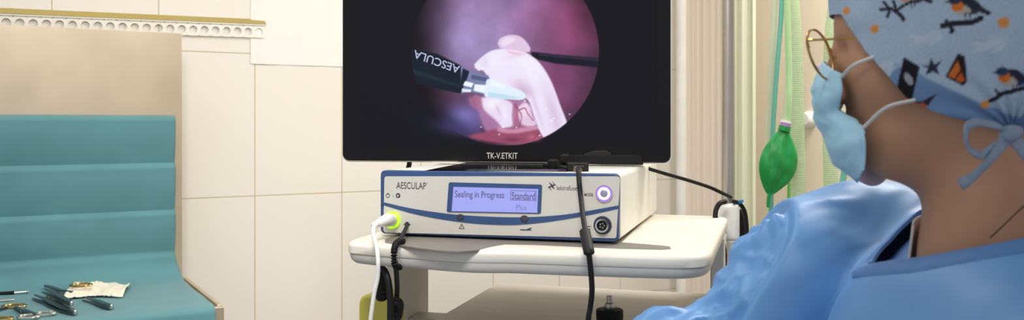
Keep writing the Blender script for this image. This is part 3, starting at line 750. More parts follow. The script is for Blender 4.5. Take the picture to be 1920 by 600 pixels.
disc('push_button', 984.5, 409.5, 0.0044, M['print_dark'], 0.002, 0.0046, sx=1.2)
tri = MB(); tp3 = [fl(866.8, 419.5), fl(862, 428.5), fl(871.5, 428.5)]
for i in range(3):
    a = np.array(tp3[i]); b = np.array(tp3[(i + 1) % 3]); e = (b - a) / np.linalg.norm(b - a); nn = np.array([-e[1], e[0]]) * 0.00035
    tri.prism([a - nn, b - nn, b + nn, a + nn], F3, 0.0021, 0.0026)
q = fl(866.8, 425); tri.box((q[0] - 0.0003, -0.0026, q[1] - 0.0009), (q[0] + 0.0003, -0.0021, q[1] + 0.0014))
tri.build('warning_symbol', M['print_dark'], unit, smooth=False)
plate('instrument_symbol', [(976, 429.5), (988, 429.6), (994, 427), (998.5, 426.6), (994.5, 429.8), (998, 431.3), (992, 431.6), (976, 431.4)], M['print_dark'])
ft = MB()
for x0 in (1096, 1101, 1105):
    ft.prism([fl(x0 - 2, 423.5), fl(x0 + 3, 424), fl(x0 + 3, 425.2), fl(x0 - 2, 424.6)], F3, 0.0021, 0.0026)
ft.prism([fl(1097, 431), fl(1104, 428), fl(1107, 428.5), fl(1106, 433), fl(1103, 432)], F3, 0.0021, 0.0026)
ft.build('socket_marking', M['print_dark'], unit, smooth=False)
for u_, v_ in ((-0.30, 0.03), (-0.03, 0.03), (-0.30, 0.37), (-0.03, 0.37)):
    MB().lathe([(0.010, 0.0), (0.010, 0.006), (0.009, 0.006)], (u_, v_, 0), 18).build('foot', M['black_matte'], unit)
UTOP = O[2] + UH

# ------------------------------------------------------------------ monitor standing on the generator
MA = math.atan2(-0.094, 0.5125); MO = np.array([-0.0155, 1.420, 1.2872])
mon = empty('monitor', (MO[0], MO[1], UTOP + 0.0002), MA, 'wide glossy black monitor showing a round endoscope picture', 'monitor')
mz = MO[2] - (UTOP + 0.0002); MU = np.array([cos(MA), sin(MA), 0]); MV = np.array([-sin(MA), cos(MA), 0])
MWd, MHt = 0.5245, 0.335
FM = lambda a, b, d: (a, -d, b + mz)
MB().prism(rrect(-MWd / 2, 0, MWd / 2, MHt, 0.012), FM, -0.034, 0.004).build('rear_shell', M['silver_plastic'], mon, bevel=0.0015, angle=50)
MB().prism(rrect(-MWd / 2 + 0.0016, 0.0022, MWd / 2 - 0.0022, MHt - 0.002, 0.011), FM, 0.0, 0.0062).build('front_bezel', M['black_gloss'], mon, bevel=0.0012, angle=50)
def ml(x, y):                         # photo pixel -> monitor front plane
    d = px(x, y, 1.0) - np.array([0, 0, HC]); q0 = MO - MV * 0.0068; t = (q0 - np.array([0, 0, HC])).dot(MV) / d.dot(MV); p = np.array([0, 0, HC]) + d * t
    return (p - MO).dot(MU), p[2] - MO[2]
sx0, sz0 = ml(671, 271.5); sx1 = ml(1231, 272)[0]; sz1 = sz0 + (sx1 - sx0) * 0.585
NU, NV = 430, 250
aa = np.linspace(sx0, sx1, NU + 1)[:, None] + np.zeros(NV + 1)[None]; bb = np.linspace(sz0, sz1, NV + 1)[None] + np.zeros(NU + 1)[:, None]
Pw = MO + aa[..., None] * MU + bb[..., None] * np.array([0, 0, 1.0]) - MV * 0.0068
QX, QY = np.moveaxis(proj(Pw), -1, 0)
def fnoise(X, Y, sc, seed):           # smooth value noise on arrays
    r = np.random.RandomState(seed); G = r.rand(64, 64); x = X / sc; y = Y / sc
    x0 = np.floor(x).astype(int); y0 = np.floor(y).astype(int); fx = x - x0; fy = y - y0; fx = fx * fx * (3 - 2 * fx); fy = fy * fy * (3 - 2 * fy)
    g = lambda i, j: G[i % 64, j % 64]
    return (g(x0, y0) * (1 - fx) + g(x0 + 1, y0) * fx) * (1 - fy) + (g(x0, y0 + 1) * (1 - fx) + g(x0 + 1, y0 + 1) * fx) * fy
def picture(X, Y):
    n1 = fnoise(X, Y, 38, 1) - 0.5; n2 = fnoise(X, Y, 14, 2) - 0.5; n3 = fnoise(X, Y, 5, 3) - 0.5
    img = np.zeros(X.shape + (3,)) + np.array([14, 14, 22.])
    def over(m, c): 
        nonlocal img
        img = img * (1 - m[..., None]) + np.asarray(c, float) * m[..., None]
    def blob(cx, cy, sx_, sy_, rot=0.0):
        c, s_ = cos(rot), sin(rot); a = ((X - cx) * c + (Y - cy) * s_) / sx_; b = (-(X - cx) * s_ + (Y - cy) * c) / sy_
        return np.exp(-(a * a + b * b))
    base = np.zeros(X.shape + (3,)) + np.array([112, 72, 108.])
    def ob(m, c):
        nonlocal base
        base = base * (1 - m[..., None]) + np.asarray(c, float) * m[..., None]
    ob(blob(905, 55, 95, 85) * 0.95, (172, 156, 204)); ob(blob(930, 20, 110, 60) * 0.6, (170, 138, 190)); ob(blob(870, 95, 45, 50) * .5, (160, 150, 205))
    ob(blob(1085, 40, 75, 75) * 0.9, (134, 62, 98)); ob(blob(1010, 40, 60, 40) * 0.4, (160, 100, 150)); ob(blob(1080, 185, 60, 70) * 0.9, (126, 70, 108))
    ob(blob(1040, 145, 30, 40) * .6, (120, 60, 100)); ob(blob(850, 235, 70, 45) * 0.9, (92, 92, 160)); ob(blob(835, 175, 60, 26) * 0.8, (96, 62, 92)); ob(blob(1060, 255, 40, 30) * .5, (90, 60, 100))
    ob(blob(905, 262, 120, 14) * 0.8, (78, 44, 66))
    base *= (1 + 0.20 * n1 + 0.06 * n2 + 0.03 * n3)[..., None]
    streak = -1 + 0 * np.sin((X * 0.9 + Y * 1.4) * 0.11 + 6 * n1); base += (np.clip(streak - 0.75, 0, 1) * 60 * blob(1060, 60, 80, 60))[..., None] * np.array([1, .8, 1])
    rr = np.hypot(X - 947, Y - 97)
    edge = 0.16 + 0.84 * sstep(772, 868, X - 0.30 * np.clip(Y - 130, 0, 200) + 8 * n1); base *= (1 - 0.32 * sstep(120, 180, rr) * (X > 900))[..., None] * edge[..., None]
    circ = 1 - sstep(174.5, 177.5, rr); over(circ, base)
    P = lambda pts, soft=1.5: (1 - sstep(-soft, soft, poly_sd(X, Y, [tuple(p[:2]) for p in smooth_path([(a, b, 0) for a, b in pts + [pts[0]]], 4)][:-1]))) * circ
    PL = lambda pts, soft=1.2: (1 - sstep(-soft, soft, poly_sd(X, Y, pts))) * circ
    # lower tissue
    over(P([(890, 178), (930, 186), (975, 186), (1000, 205), (1020, 240), (1035, 268), (960, 270), (915, 250), (898, 215)], 5) * 0.9, (178, 124, 166))
    over(P([(878, 184), (892, 180), (906, 188), (908, 202), (896, 206), (882, 198)], 4) * .8, (172, 108, 140)); over(blob(872, 216, 26, 16, 0.2) * .75, (128, 120, 190)); over(blob(848, 240, 40, 14, 0.25) * .8, (66, 56, 104))
    over(P([(903, 184), (922, 180), (946, 186), (962, 196), (966, 216), (960, 236), (944, 240), (930, 226), (916, 214), (906, 202)], 3.5), (232, 218, 244)); over(blob(924, 194, 14, 12) * .9, (250, 244, 255)); over(blob(946, 214, 9, 20, -.2) * .7, (246, 238, 254)); over(blob(934, 206, 3, 12, -.5) * .5, (206, 170, 206))
    over(P([(972, 200), (984, 192), (994, 200), (998, 216), (1006, 232), (992, 238), (978, 232), (970, 216)], 3), (228, 198, 226)); over(blob(985, 208, 7, 12) * .8, (246, 228, 246)); over(P([(962, 192), (970, 196), (972, 214), (974, 236), (966, 240), (960, 222)], 2.5) * .8, (170, 104, 142))
    over(P([(925, 243), (985, 238), (1030, 246), (1040, 262), (985, 270), (930, 268), (880, 256)], 4), (152, 76, 104)); over(P([(934, 238), (960, 242), (1000, 236), (1012, 241), (968, 250), (935, 247)], 3) * .8, (214, 156, 186)); over(blob(1000, 258, 12, 6, .3) * .8, (186, 104, 126)); over(blob(960, 262, 16, 4) * .7, (112, 50, 76))
    for pts in ([(966, 197), (972, 206), (978, 218), (974, 236)], [(974, 206), (984, 203), (990, 214), (1000, 226)], [(1000, 262), (1010, 250), (1022, 246)]):
        q = smooth_path([(a, b, 0) for a, b in pts], 6); dd = np.min([np.hypot(X - p[0], Y - p[1]) for p in q], 0); over((1 - sstep(0.5, 2.0, dd)) * 0.75, (150, 60, 84))
    # rear shaft
    over(PL([(996, 97), (1040, 102), (1128, 110), (1128, 127), (1040, 119), (996, 109)], 2.5), (22, 22, 36)); over(PL([(1010, 101), (1128, 112), (1128, 115), (1010, 104)], 1.5) * .6, (66, 58, 92))
    # pale tissue
    tis = P([(889, 121), (902, 108), (922, 95), (950, 91), (975, 94), (990, 101), (1006, 112), (1022, 132), (1036, 158), (1050, 196), (1064, 240), (1040, 264), (1024, 262), (1012, 246), (1000, 214), (990, 188), (970, 178), (940, 168), (922, 152), (912, 140), (905, 132), (895, 131)], 2.0)
    over(tis, (238, 230, 250)); sh = 1 + 0.06 * n1 + 0.05 * n2
    over(tis * blob(990, 118, 30, 14, .5) * .5, (250, 246, 255)); over(tis * blob(975, 158, 16, 10, .4) * .6, (222, 190, 216)); over(tis * blob(1004, 196, 4, 46, -0.32) * .5, (214, 176, 212)); over(tis * blob(910, 118, 8, 10) * .5, (214, 196, 230)); over(tis * blob(955, 108, 22, 5, -.2) * .4, (226, 196, 222)); over(tis * blob(982, 172, 22, 12) * .5, (184, 140, 180)); over(tis * blob(1000, 150, 16, 40, -0.3) * .45, (246, 242, 255)); over(tis * blob(1036, 214, 14, 46, -0.3) * .55, (206, 168, 206)); over(tis * blob(1020, 200, 9, 50, -0.32) * .5, (244, 238, 255))
    over(tis * blob(930, 115, 26, 14, -0.4) * .6, (246, 240, 255))
    over(P([(933, 82), (938, 72), (955, 65.5), (972, 67), (985, 76), (994, 90), (990, 98), (965, 94), (940, 91)], 1.8), (226, 200, 228)); over(P([(937, 80), (950, 70), (965, 72), (960, 80), (944, 86)], 3) * .6, (246, 236, 252)); over(PL([(948, 94), (985, 101), (972, 105), (955, 100)], 3) * .8, (236, 190, 206))
    # sealing instrument
    over(PL([(770, 90), (820, 101), (866, 124), (866, 176), (820, 166), (770, 154)], 1.5), (16, 28, 40)); over(PL([(770, 128), (866, 160), (866, 166), (770, 136)], 4) * .45, (36, 70, 78))
    over(PL([(864, 123), (878, 132), (916, 142), (920, 158), (912, 178), (880, 172), (864, 176)], 1.5), (120, 128, 168)); over(PL([(868, 128), (880, 134), (874, 152), (864, 174), (860, 172)], 1.2), (26, 32, 48)); over(PL([(872, 152), (888, 156), (884, 164), (868, 160)], 1.2), (240, 248, 255)); over(PL([(866, 166), (884, 168), (882, 173), (866, 172)], 1.0), (226, 236, 250)); over(PL([(890, 158), (916, 160), (912, 176), (888, 170)], 1.5), (236, 246, 255)); over(PL([(884, 140), (914, 146), (912, 153), (884, 148)], 1.5) * .8, (78, 84, 120))
    over(P([(912, 150), (922, 148), (950, 160), (975, 169), (985, 178), (980, 187), (950, 186), (920, 183), (908, 178)], 1.5), (226, 240, 253)); over(PL([(915, 172), (950, 178), (978, 184), (950, 186), (915, 182)], 2) * .45, (150, 205, 226))
    over(PL([(922, 150), (950, 161), (946, 166), (920, 160)], 2) * .7, (246, 252, 255))
    for x, y, s_ in ((892, 126, 3), (898, 131, 2.4), (905, 128, 2.4), (1034, 226, 3), (1038, 222, 2), (943, 238, 3), (968, 239, 2), (984, 189, 3), (986, 197, 2), (1068, 214, 2), (1088, 211, 2.2), (936, 252, 2.2), (1012, 254, 2.4), (902, 238, 2), (1024, 204, 2)):
        over(blob(x, y, s_ * 0.75, s_ * 0.6) * circ * 0.9, (255, 255, 255))
    return np.clip(img, 0, 255)
img = picture(QX, QY) / 255.0
imgl = np.where(img <= 0.04045, img / 12.92, ((img + 0.055) / 1.055) ** 2.4)
scr_v = [FM(a, b, 0.0066) for a, b in zip(aa.ravel(), bb.ravel())]
smb = MB(); smb.add(scr_v, [(i * (NV + 1) + j, (i + 1) * (NV + 1) + j, (i + 1) * (NV + 1) + j + 1, i * (NV + 1) + j + 1) for i in range(NU) for j in range(NV)])
M['picture'] = vcol_mat('screen_picture', 0.08, True, spec=0.14, estr=1.0)
scr = smb.build('screen', M['picture'], mon, smooth=False, cols=imgl.reshape(-1, 3))
FMW = lambda d: (lambda a, b: tuple(world_of(mon) @ Vector(FM(a, b, d))))
a = ml(912.5, 297.5); b = ml(970.5, 286.5)
lettering('TK-V.ETKIT', FMW(0.0067), a[0], b[0], a[1], b[1], M['silver_plastic'], mon, bold=0.01, name='maker_lettering')
# upside-down lettering printed on the instrument inside the picture
M['pic_text'] = mat('picture_lettering', (20, 20, 30), 0.4, emit=(190, 198, 232), estr=0.8)
def pic_text(a_, b_):                 # text coordinates: origin at the instrument's near end, running back along the shaft
    o = np.array([861, 133.0]); ex = np.array([-0.93, -0.335]); ey = np.array([-0.25, 1.0]); q = o + ex * a_ + ey * b_
    l = ml(*q); return FMW(0.0069)(*l)
lettering('AESCULA', pic_text, 0, 92, -9, 5.5, M['pic_text'], scr, bold=0.01, name='picture_lettering')
# foot of the monitor
def mfoot(x, y): 
    p = px_on_z(x, y, UTOP + 0.001) - MO; return p.dot(MU), p.dot(MV)
f0 = mfoot(793, 319.5); f1 = mfoot(1064, 321)
yb_ = 0.10
MB().add([(f0[0], f0[1], 0.0), (f1[0], f1[1], 0.0), (f1[0], yb_, 0.0), (f0[0], yb_, 0.0), (f0[0] + 0.012, f0[1] + 0.01, 0.0026), (f1[0] - 0.004, f1[1] + 0.01, 0.0026), (f1[0] - 0.004, yb_, 0.003), (f0[0] + 0.012, yb_, 0.003)],
         [(0, 3, 2, 1), (4, 5, 6, 7), (0, 1, 5, 4), (1, 2, 6, 5), (2, 3, 7, 6), (3, 0, 4, 7)]).build('stand_base', M['black_gloss'], mon, smooth=False, bevel=0.0008)
MB().box((-0.05, 0.036, 0.002), (0.05, 0.052, 0.16)).build('stand_neck', M['black_gloss'], mon, bevel=0.003)

# black cable adapter lying across the lower bezel
Fw = lambda x, y, Y: px(x, y, Y)
YB = lambda x: (MO - MV * 0.0085)[1] + (x - 935) / FPX * 1.40 * math.tan(MA) 
hd = empty('video_adapter', px(1083, 327, 1.235), 0, 'black video adapter hanging at the lower bezel with its cable falling past the generator', 'adapter')
bd = MB(); a0 = px(1064, 327, 1.222); 
for (x0, y0, x1, y1, Y0, Y1) in ((1064, 305, 1104, 322.5, 1.225, 1.243),):
    p0 = px(x0, y1, Y0); p1 = px(x1, y0, Y0); bd.box((p0[0], Y0, p0[2]), (p1[0], Y1, p1[2]))
bd.build('adapter_body', M['black_plastic'], hd, world=True, bevel=0.002)
p = px(1083, 319, 1.2215); MB().lathe([(0.0035, -0.004), (0.006, -0.002), (0.006, 0.0025), (0.003, 0.0035)], (p[0], p[1], p[2]), 16, 'y').build('screw_cap', M['steel_dark'], hd, world=True)
em = MB()
for x0 in (1075, 1080.5, 1086, 1091):
    q0 = px(x0, 312.5, 1.2249); q1 = px(x0 + 3, 310, 1.2249); em.box((q0[0], 1.2247, q0[2]), (q1[0], 1.2252, q1[2]))
em.build('embossed_marks', M['steel_dark'], hd, world=True, smooth=False)
MB().tube([px(1084, 315, 1.224), px(1084.5, 317, 1.192), px(1085, 323, 1.169), px(1086, 342, 1.158), px(1089, 370, 1.150), px(1093, 405, 1.120), px(1097, 430, 1.095), px(1101, 455, 1.065)], 0.0033, 12).build('cable', M['black_plastic'], hd, world=True)
MB().tube([px(1096.5, 433, 1.093), px(1097, 437, 1.090), px(1101, 457, 1.066), px(1104, 471, 1.052), px(1104.5, 475, 1.050)], lambda q: 0.0040 if q < .06 or q > .94 else 0.0066, 18).build('ferrite_bead', M['black_plastic'], hd, world=True)
MB().tube([px(1104, 474, 1.050), px(1108, 510, 1.052), px(1110, 545, 1.055), px(1107, 575, 1.06), px(1103, 600, 1.06), px(1098, 660, 1.07)], 0.0033, 12).build('cable', M['black_plastic'], hd, world=True)
# flat black arm and lumps resting along the lower bezel
arm = empty('cable_clip', px(1040, 316, 1.30), 0, 'low black plastic cable clip running along the lower right bezel of the monitor', 'clip')
def yb(x): return float((MO - MV * 0.0135)[1] + ((x - 960) / FPX * 1.40 - MO[0]) * (MU[1] / MU[0]))
def slab(pts, th, name, m, bev=0.0015):
    v0 = [px(x, y, yb(x)) for x, y in pts]; v1 = [q + MV * th for q in v0]; n = len(pts)
    return MB().add(v0 + v1, [list(range(n)), list(range(n, 2 * n))[::-1]] + [(i, (i + 1) % n, n + (i + 1) % n, n + i) for i in range(n)]).build(name, m, arm, world=True, smooth=False, bevel=bev)
slab([(1048, 291), (1070, 290), (1200, 290.5), (1205, 293), (1206, 309.5), (1130, 309), (1060, 307), (1047, 304)], 0.006, 'clip_bar', M['black_matte'])
slab([(1085, 298), (1096, 288), (1112, 282.5), (1136, 281.5), (1147, 287), (1148, 291), (1130, 294), (1105, 303), (1090, 306)], 0.0075, 'clip_cover', M['black_plastic'], 0.003)
slab([(1048, 292), (1056, 287.5), (1068, 288.5), (1071, 296), (1066, 301), (1050, 301)], 0.0078, 'clip_wheel', M['black_plastic'], 0.003)
q = px(1038, 308, 1.30)
MB().lathe([(0.004, -0.007), (0.0078, -0.0062), (0.0085, -0.002), (0.0085, 0.005), (0.0065, 0.007)], (q[0], q[1], q[2]), 18).build('clip_knob', M['black_plastic'], arm, world=True)
MB().tube([px(1020, 309, 1.315), px(1048, 313, 1.29), px(1066, 316, 1.25)], 0.0028, 10).build('lead', M['black_plastic'], arm, world=True)

# ------------------------------------------------------------------ cables and small things around the cart
def cable(name, pts, r, m, label, extra=None):
    P = [px(*p) for p in pts]; o = empty(name, P[-1], 0, label, 'cable'); MB().tube(P, r, 12).build('cord', m, o, world=True); return o
pw = empty('white_connector_cable', px(702, 424, 1.215), 0, 'white round connector and cable plugged into the green lit socket', 'cable')
c0 = O + UU * fl(737, 412)[0] + np.array([0, 0, fl(737, 412)[1] - zb]) - WW * 0.003
MB().tube([c0, px(728, 412.5, 1.228), px(716, 416, 1.208), px(705, 421, 1.196)], lambda q: 0.0088 if q < 0.42 else 0.0088 - 0.0048 * (q - 0.42) / 0.58, 20).build('plug', M['white_plastic'], pw, world=True)
MB().tube([px(707, 420, 1.198), px(703, 421.5, 1.192), px(701, 425, 1.190)], 0.0044, 14).build('strain_relief', M['white_plastic'], pw, world=True)
MB().tube([px(702, 421, 1.192), px(700, 438, 1.165), px(706, 462, 1.13), px(709, 490, 1.115), px(708, 520, 1.115), px(702, 548, 1.115), px(698, 575, 1.115), px(694, 610, 1.115), px(690, 680, 1.115)], 0.0027, 12).build('cord', M['white_plastic'], pw, world=True)
bk = empty('black_coiled_cable', px(742, 560, 1.2), 0, 'black ribbed cable running from the small jack down over the tray edge', 'cable')
j0 = O + UU * fl(764.5, 420.5)[0] + np.array([0, 0, fl(764.5, 420.5)[1] - zb]) - WW * 0.0025
MB().tube([j0, px(761, 428, 1.222), px(755, 440, 1.195), px(748, 452, 1.165)], lambda q: 0.0024 + 0.0008 * q, 12).build('jack_lead', M['black_plastic'], bk, world=True)
MB().tube([px(756, 452, 1.168), px(748, 452.5, 1.160), px(741, 455, 1.158)], lambda q: 0.0042 - 0.001 * q, 10).build('cable_tie', M['black_matte'], bk, world=True)
_sp = [px(748, 452, 1.160), px(742, 458, 1.138), px(739, 470, 1.122), px(739, 485, 1.118), px(741, 497, 1.122), px(750, 502, 1.140)]
MB().tube(_sp, lambda q: 0.0034 + 0.0010 * sin(q * 2 * pi * 14), 12, smooth=28).build('ribbed_sleeve', M['black_matte'], bk, world=True)
MB().tube([px(741, 492, 1.125), px(743.5, 515, 1.16), px(744.5, 540, 1.2), px(743, 562, 1.215), px(735, 610, 1.22)], 0.0034, 12).build('cord', M['black_plastic'], bk, world=True)
MB().tube([px(734, 566, 1.205), px(741, 562, 1.20), px(750, 567, 1.20), px(751, 580, 1.20), px(744, 590, 1.20), px(735, 585, 1.20), px(736, 570, 1.195), px(748, 572, 1.195), px(749, 592, 1.20), px(738, 604, 1.20)], 0.0042, 10).build('knot', M['black_plastic'], bk, world=True)
# olive box with black plug, fixed to the upright
ob0 = cw(-0.357, 0.095, 1.05)
ol = empty('plug_box', ob0, CA, 'olive yellow plug box with a black plug on the left upright of the cart', 'plug box')
def ol_fn():
    pts = [(-0.0275, -0.02), (0.0275, -0.02), (0.0275, 0.043), (0.018, 0.060), (-0.021, 0.060), (-0.0275, 0.050)]
    return round_outline(pts, 0.012)
MB().prism(ol_fn(), lambda a, b, d: (a - 0.005, d, b - 0.010), -0.045, 0.0).build('box_body', M['olive'], ol, bevel=0.006, angle=50)
tz = px(716, 556, 1.2)
MB().tube([px(716, 557, 1.225), px(715, 540, 1.215), px(714, 523, 1.205), px(713, 508, 1.20)], lambda q: 0.0085 - 0.0038 * q + 0.0007 * (sin(q * 40) > 0), 16).build('plug', M['black_plastic'], ol, world=True)
MB().tube([px(713, 512, 1.20), px(714, 505, 1.197), px(720, 506, 1.19), px(727, 522, 1.18), px(731, 550, 1.175), px(732, 580, 1.172), px(731, 640, 1.17)], 0.0043, 14).build('plug_cord', M['black_plastic'], ol, world=True)
cable('power_cable', [(768, 300, 1.50), (767, 310, 1.50), (764, 320, 1.505), (760, 334, 1.55), (752, 380, 1.62)], 0.0042, M['black_plastic'], 'short black cable dropping behind the left of the monitor')
cable('video_cable', [(1190, 300, 1.50), (1208, 313, 1.45), (1245, 325, 1.46), (1290, 338, 1.48), (1330, 351, 1.50), (1352, 361, 1.515), (1375, 372, 1.56)], 0.0030, M['black_plastic'], 'black cable sagging from the monitor to the steel pole')
cb = empty('cable_bundle', px(1366, 420, 1.53), 0, 'loops of black cable hung around the white pole bracket', 'cable')
MB().tube([px(1360, 378, 1.515), px(1349, 382, 1.505), px(1342, 396, 1.50), px(1342, 420, 1.495), px(1351, 442, 1.485), px(1357, 465, 1.485), px(1358, 490, 1.49), px(1354, 540, 1.50)], 0.0042, 12).build('loop', M['black_plastic'], cb, world=True)
MB().tube([px(1346, 410, 1.505), px(1337, 413, 1.502), px(1334, 425, 1.497), px(1343, 442, 1.490), px(1350, 460, 1.49), px(1349, 490, 1.49), px(1342, 540, 1.50)], 0.0042, 12).build('loop', M['steel_dark'], cb, world=True)
MB().tube([px(1376, 378, 1.535), px(1386, 381, 1.55), px(1396, 396, 1.555), px(1400, 425, 1.555), px(1400, 460, 1.555), px(1394, 540, 1.555)], 0.0036, 12).build('loop', M['black_plastic'], cb, world=True)
MB().tube([px(1384, 394, 1.58), px(1389, 410, 1.58), px(1393, 440, 1.58), px(1393, 470, 1.58), px(1390, 540, 1.58)], 0.0062, 12).build('loop', M['black_plastic'], cb, world=True)
MB().tube([px(1384, 380, 1.545), px(1388, 378.5, 1.54), px(1392, 377, 1.535)], 0.0028, 10).build('blue_tie', M['blue_plastic'], cb, world=True)
# black knob with steel nipple on the lower shelf
kp = px(1143, 590, 1.285)
kn = empty('connector_knob', (kp[0], kp[1], 1.060), 0, 'black cylindrical cap with a stepped steel nipple on the lower shelf', 'connector')
MB().lathe([(0.0160, 0.0), (0.0180, 0.001), (0.0180, 0.009), (0.0188, 0.011), (0.0193, 0.014), (0.0193, 0.0240), (0.0180, 0.0257), (0.0130, 0.0261), (0.0, 0.0261)], n=40).build('cap', M['black_matte'], kn)
MB().lathe([(0.0072, 0.0255), (0.0078, 0.029), (0.0078, 0.0320), (0.0068, 0.0345), (0.0046, 0.0355), (0.0044, 0.0405), (0.0046, 0.0435), (0.0038, 0.0450), (0.0, 0.0450)], n=28).build('nipple', M['steel_rod'], kn)

# ------------------------------------------------------------------ the person
HT, HP = radians(22), radians(8)
F0_ = np.array([-cos(HT), sin(HT), 0]); ZZ = np.array([0, 0, 1.0])
HF = F0_ * cos(HP) - ZZ * sin(HP); HU = F0_ * sin(HP) + ZZ * cos(HP); HL = np.cross(HU, HF)
HO = px(1572, 85, 0.80) - 0.088 * HF
def hp(f, l, u): return HO + HF * f + HL * l + HU * u
def hpx(x, y, l):                     # photo pixel -> head coordinates (f, u) on the plane at side offset l
    c = np.array([0, 0, HC]); d = px(x, y, 1.0) - c; t = (l - (c - HO) @ HL) / (d @ HL); q = c + d * t - HO; return np.array([q @ HF, l, q @ HU])
def hloc(p): 
    q = [p[i] - HO[i] for i in range(3)]
    return [sum(q[i] * A[i] for i in range(3)) for A in (HF, HL, HU)]
NB = np.array([0.397, 0.735, 1.235])                      # base of the neck
BT = radians(18); BF = np.array([-cos(BT), sin(BT), 0]); BL = np.array([-sin(BT), -cos(BT), 0])
LS = NB + BL * 0.165 + BF * -0.01 + ZZ * -0.075           # near shoulder
RS = np.array([0.352, 0.905, 1.205])                      # far shoulder, raised and reaching forward
RE = np.array([0.165, 0.870, 1.085]); RW = np.array([-0.055, 0.99, 0.972])
LE = LS + np.array([-0.02, -0.03, -0.27]); LW = LE + np.array([-0.21, 0.10, 0.02])
person = None
def grid_axes(x0, x1, fine, lo, hi, coarse):
    a = list(np.arange(lo, x0, coarse)) + list(np.arange(x0, x1, fine)) + list(np.arange(x1, hi + coarse, coarse)); return np.array(a, np.float32)
def head_field(h):
    d = s_ell(h, (-0.006, 0, 0.034), (0.092, 0.073, 0.084))
    d = smin(d, s_ell(h, (0.030, 0, -0.030), (0.060, 0.061, 0.088)), 0.02)
    d = smin(d, s_ell(h, (0.048, 0, -0.004), (0.033, 0.057, 0.032)), 0.02)
    d = smin(d, s_ell(h, (0.046, 0, -0.088), (0.041, 0.044, 0.032)), 0.03)
    for s_ in (1, -1):
        d = smin(d, s_cap(h, (0.000, s_ * 0.052, -0.065), (0.060, s_ * 0.022, -0.104), 0.013, 0.010), 0.02)
        d = smin(d, s_ell(h, (0.054, s_ * 0.038, -0.036), (0.026, 0.022, 0.022)), 0.02)
        d = smin(d, s_cap(h, (0.076, s_ * 0.012, 0.015), (0.058, s_ * 0.048, 0.012), 0.007), 0.014)
    return d
def body_field(p):
    h = hloc(p); d = head_field(h)
    for s_ in (1, -1):
        d = smin(d, s_ell(h, (-0.012, s_ * 0.077, -0.020), (0.018, 0.008, 0.032)), 0.006)
        d = -smin(-d, s_ell(h, (0.090, s_ * 0.030, -0.006), (0.009, 0.013, 0.008)), 0.008)
    d = smin(d, s_cap(h, (0.080, 0, 0.000), (0.104, 0, -0.040), 0.0075, 0.0115), 0.012)
    for s_ in (1, -1): d = smin(d, s_ell(h, (0.098, s_ * 0.012, -0.045), (0.010, 0.008, 0.007)), 0.006)
    d = smin(d, s_ell(h, (0.088, 0, -0.071), (0.010, 0.023, 0.0065)), 0.008); d = smin(d, s_ell(h, (0.086, 0, -0.082), (0.010, 0.020, 0.007)), 0.006)
    n1 = hp(-0.030, 0, -0.055)
    d = smin(d, s_cap(p, n1, NB, 0.054, 0.056), 0.035)
    d = smin(d, s_cap(p, NB, NB + ZZ * -0.08, 0.056, 0.066), 0.03)
    C0 = NB + BF * -0.015 + ZZ * -0.17
    q = [p[i] - C0[i] for i in range(3)]; tq = [sum(q[i] * A[i] for i in range(3)) for A in (BF, BL, ZZ)]
    t = s_ell(tq, (0, 0, -0.02), (0.085, 0.140, 0.165)); t = smin(t, s_ell(tq, (-0.01, 0, -0.30), (0.095, 0.140, 0.22)), 0.08)
    d = smin(d, t, 0.025)
    for a, b, c in ((LS, LE, LW), (RS, RE, RW)):
        d = smin(d, s_cap(p, NB + (a - NB) * 0.35 + ZZ * -0.07, a + ZZ * -0.065, 0.045, 0.045), 0.02)
        d = smin(d, s_cap(p, a + ZZ * -0.045, b, 0.045, 0.036), 0.03); d = smin(d, s_cap(p, b, c, 0.036, 0.024), 0.02)
    for s_ in (1, -1):
        hip = C0 + BL * 0.085 * s_ + ZZ * -0.40; kn_ = hip + BF * 0.02 + ZZ * -0.38; an = np.array([kn_[0], kn_[1], 0.10])
        d = smin(d, s_cap(p, hip, kn_, 0.075, 0.052), 0.04); d = smin(d, s_cap(p, kn_, an, 0.050, 0.036), 0.03); d = smin(d, s_cap(p, an + ZZ * -0.05, an + BF * 0.13 + ZZ * -0.06, 0.036, 0.030), 0.02)
    return d
gx = grid_axes(0.24, 0.48, 0.0034, -0.16, 0.66, 0.011); gy = grid_axes(0.60, 0.88, 0.0034, 0.40, 1.10, 0.011); gz_ = grid_axes(1.20, 1.56, 0.0034, -0.02, 1.58, 0.016)
FB = body_field(field_grid(gx, gy, gz_))
V, F = nets(FB, gx, gy, gz_); del FB
loc0 = np.array([NB[0], NB[1], 0.0])
person = MB().add(V - loc0, F).build('person', M['skin'], None, angle=180)
person.location = loc0.tolist()
tag(person, 'person in bird print scrub cap, face mask, glasses and blue gown watching the monitor', 'person')
for s_ in (1, -1):
    e = hp(0.0690, s_ * 0.029, -0.006); MB().lathe([(0.0115 * sin(pi * k / 12), -0.0115 * cos(pi * k / 12)) for k in range(13)], e, 20).build('eyeball', M['eye_white'], person, world=True)
    e2 = hp(0.0783, s_ * 0.029, -0.006); q = MB(); m_ = 20; v = [e2 + HF * 0.0021] + [e2 + 0.0055 * (HL * cos(2 * pi * k / m_) + HU * sin(2 * pi * k / m_)) for k in range(m_)]
    q.add(v, [(0, 1 + k, 1 + (k + 1) % m_) for k in range(m_)]).build('iris', M['iris'], person, world=True)
    br = [hp(0.0845 - 0.026 * (t ** 2), s_ * (0.012 + 0.040 * t), 0.020 + 0.006 * sin(pi * t)) for t in (0, 0.33, 0.66, 1)]
    MB().tube(br, lambda q: 0.0016 * (1 - 0.6 * q), 8, ell=(0.6, 1)).build('eyebrow', M['hair'], person, world=True)

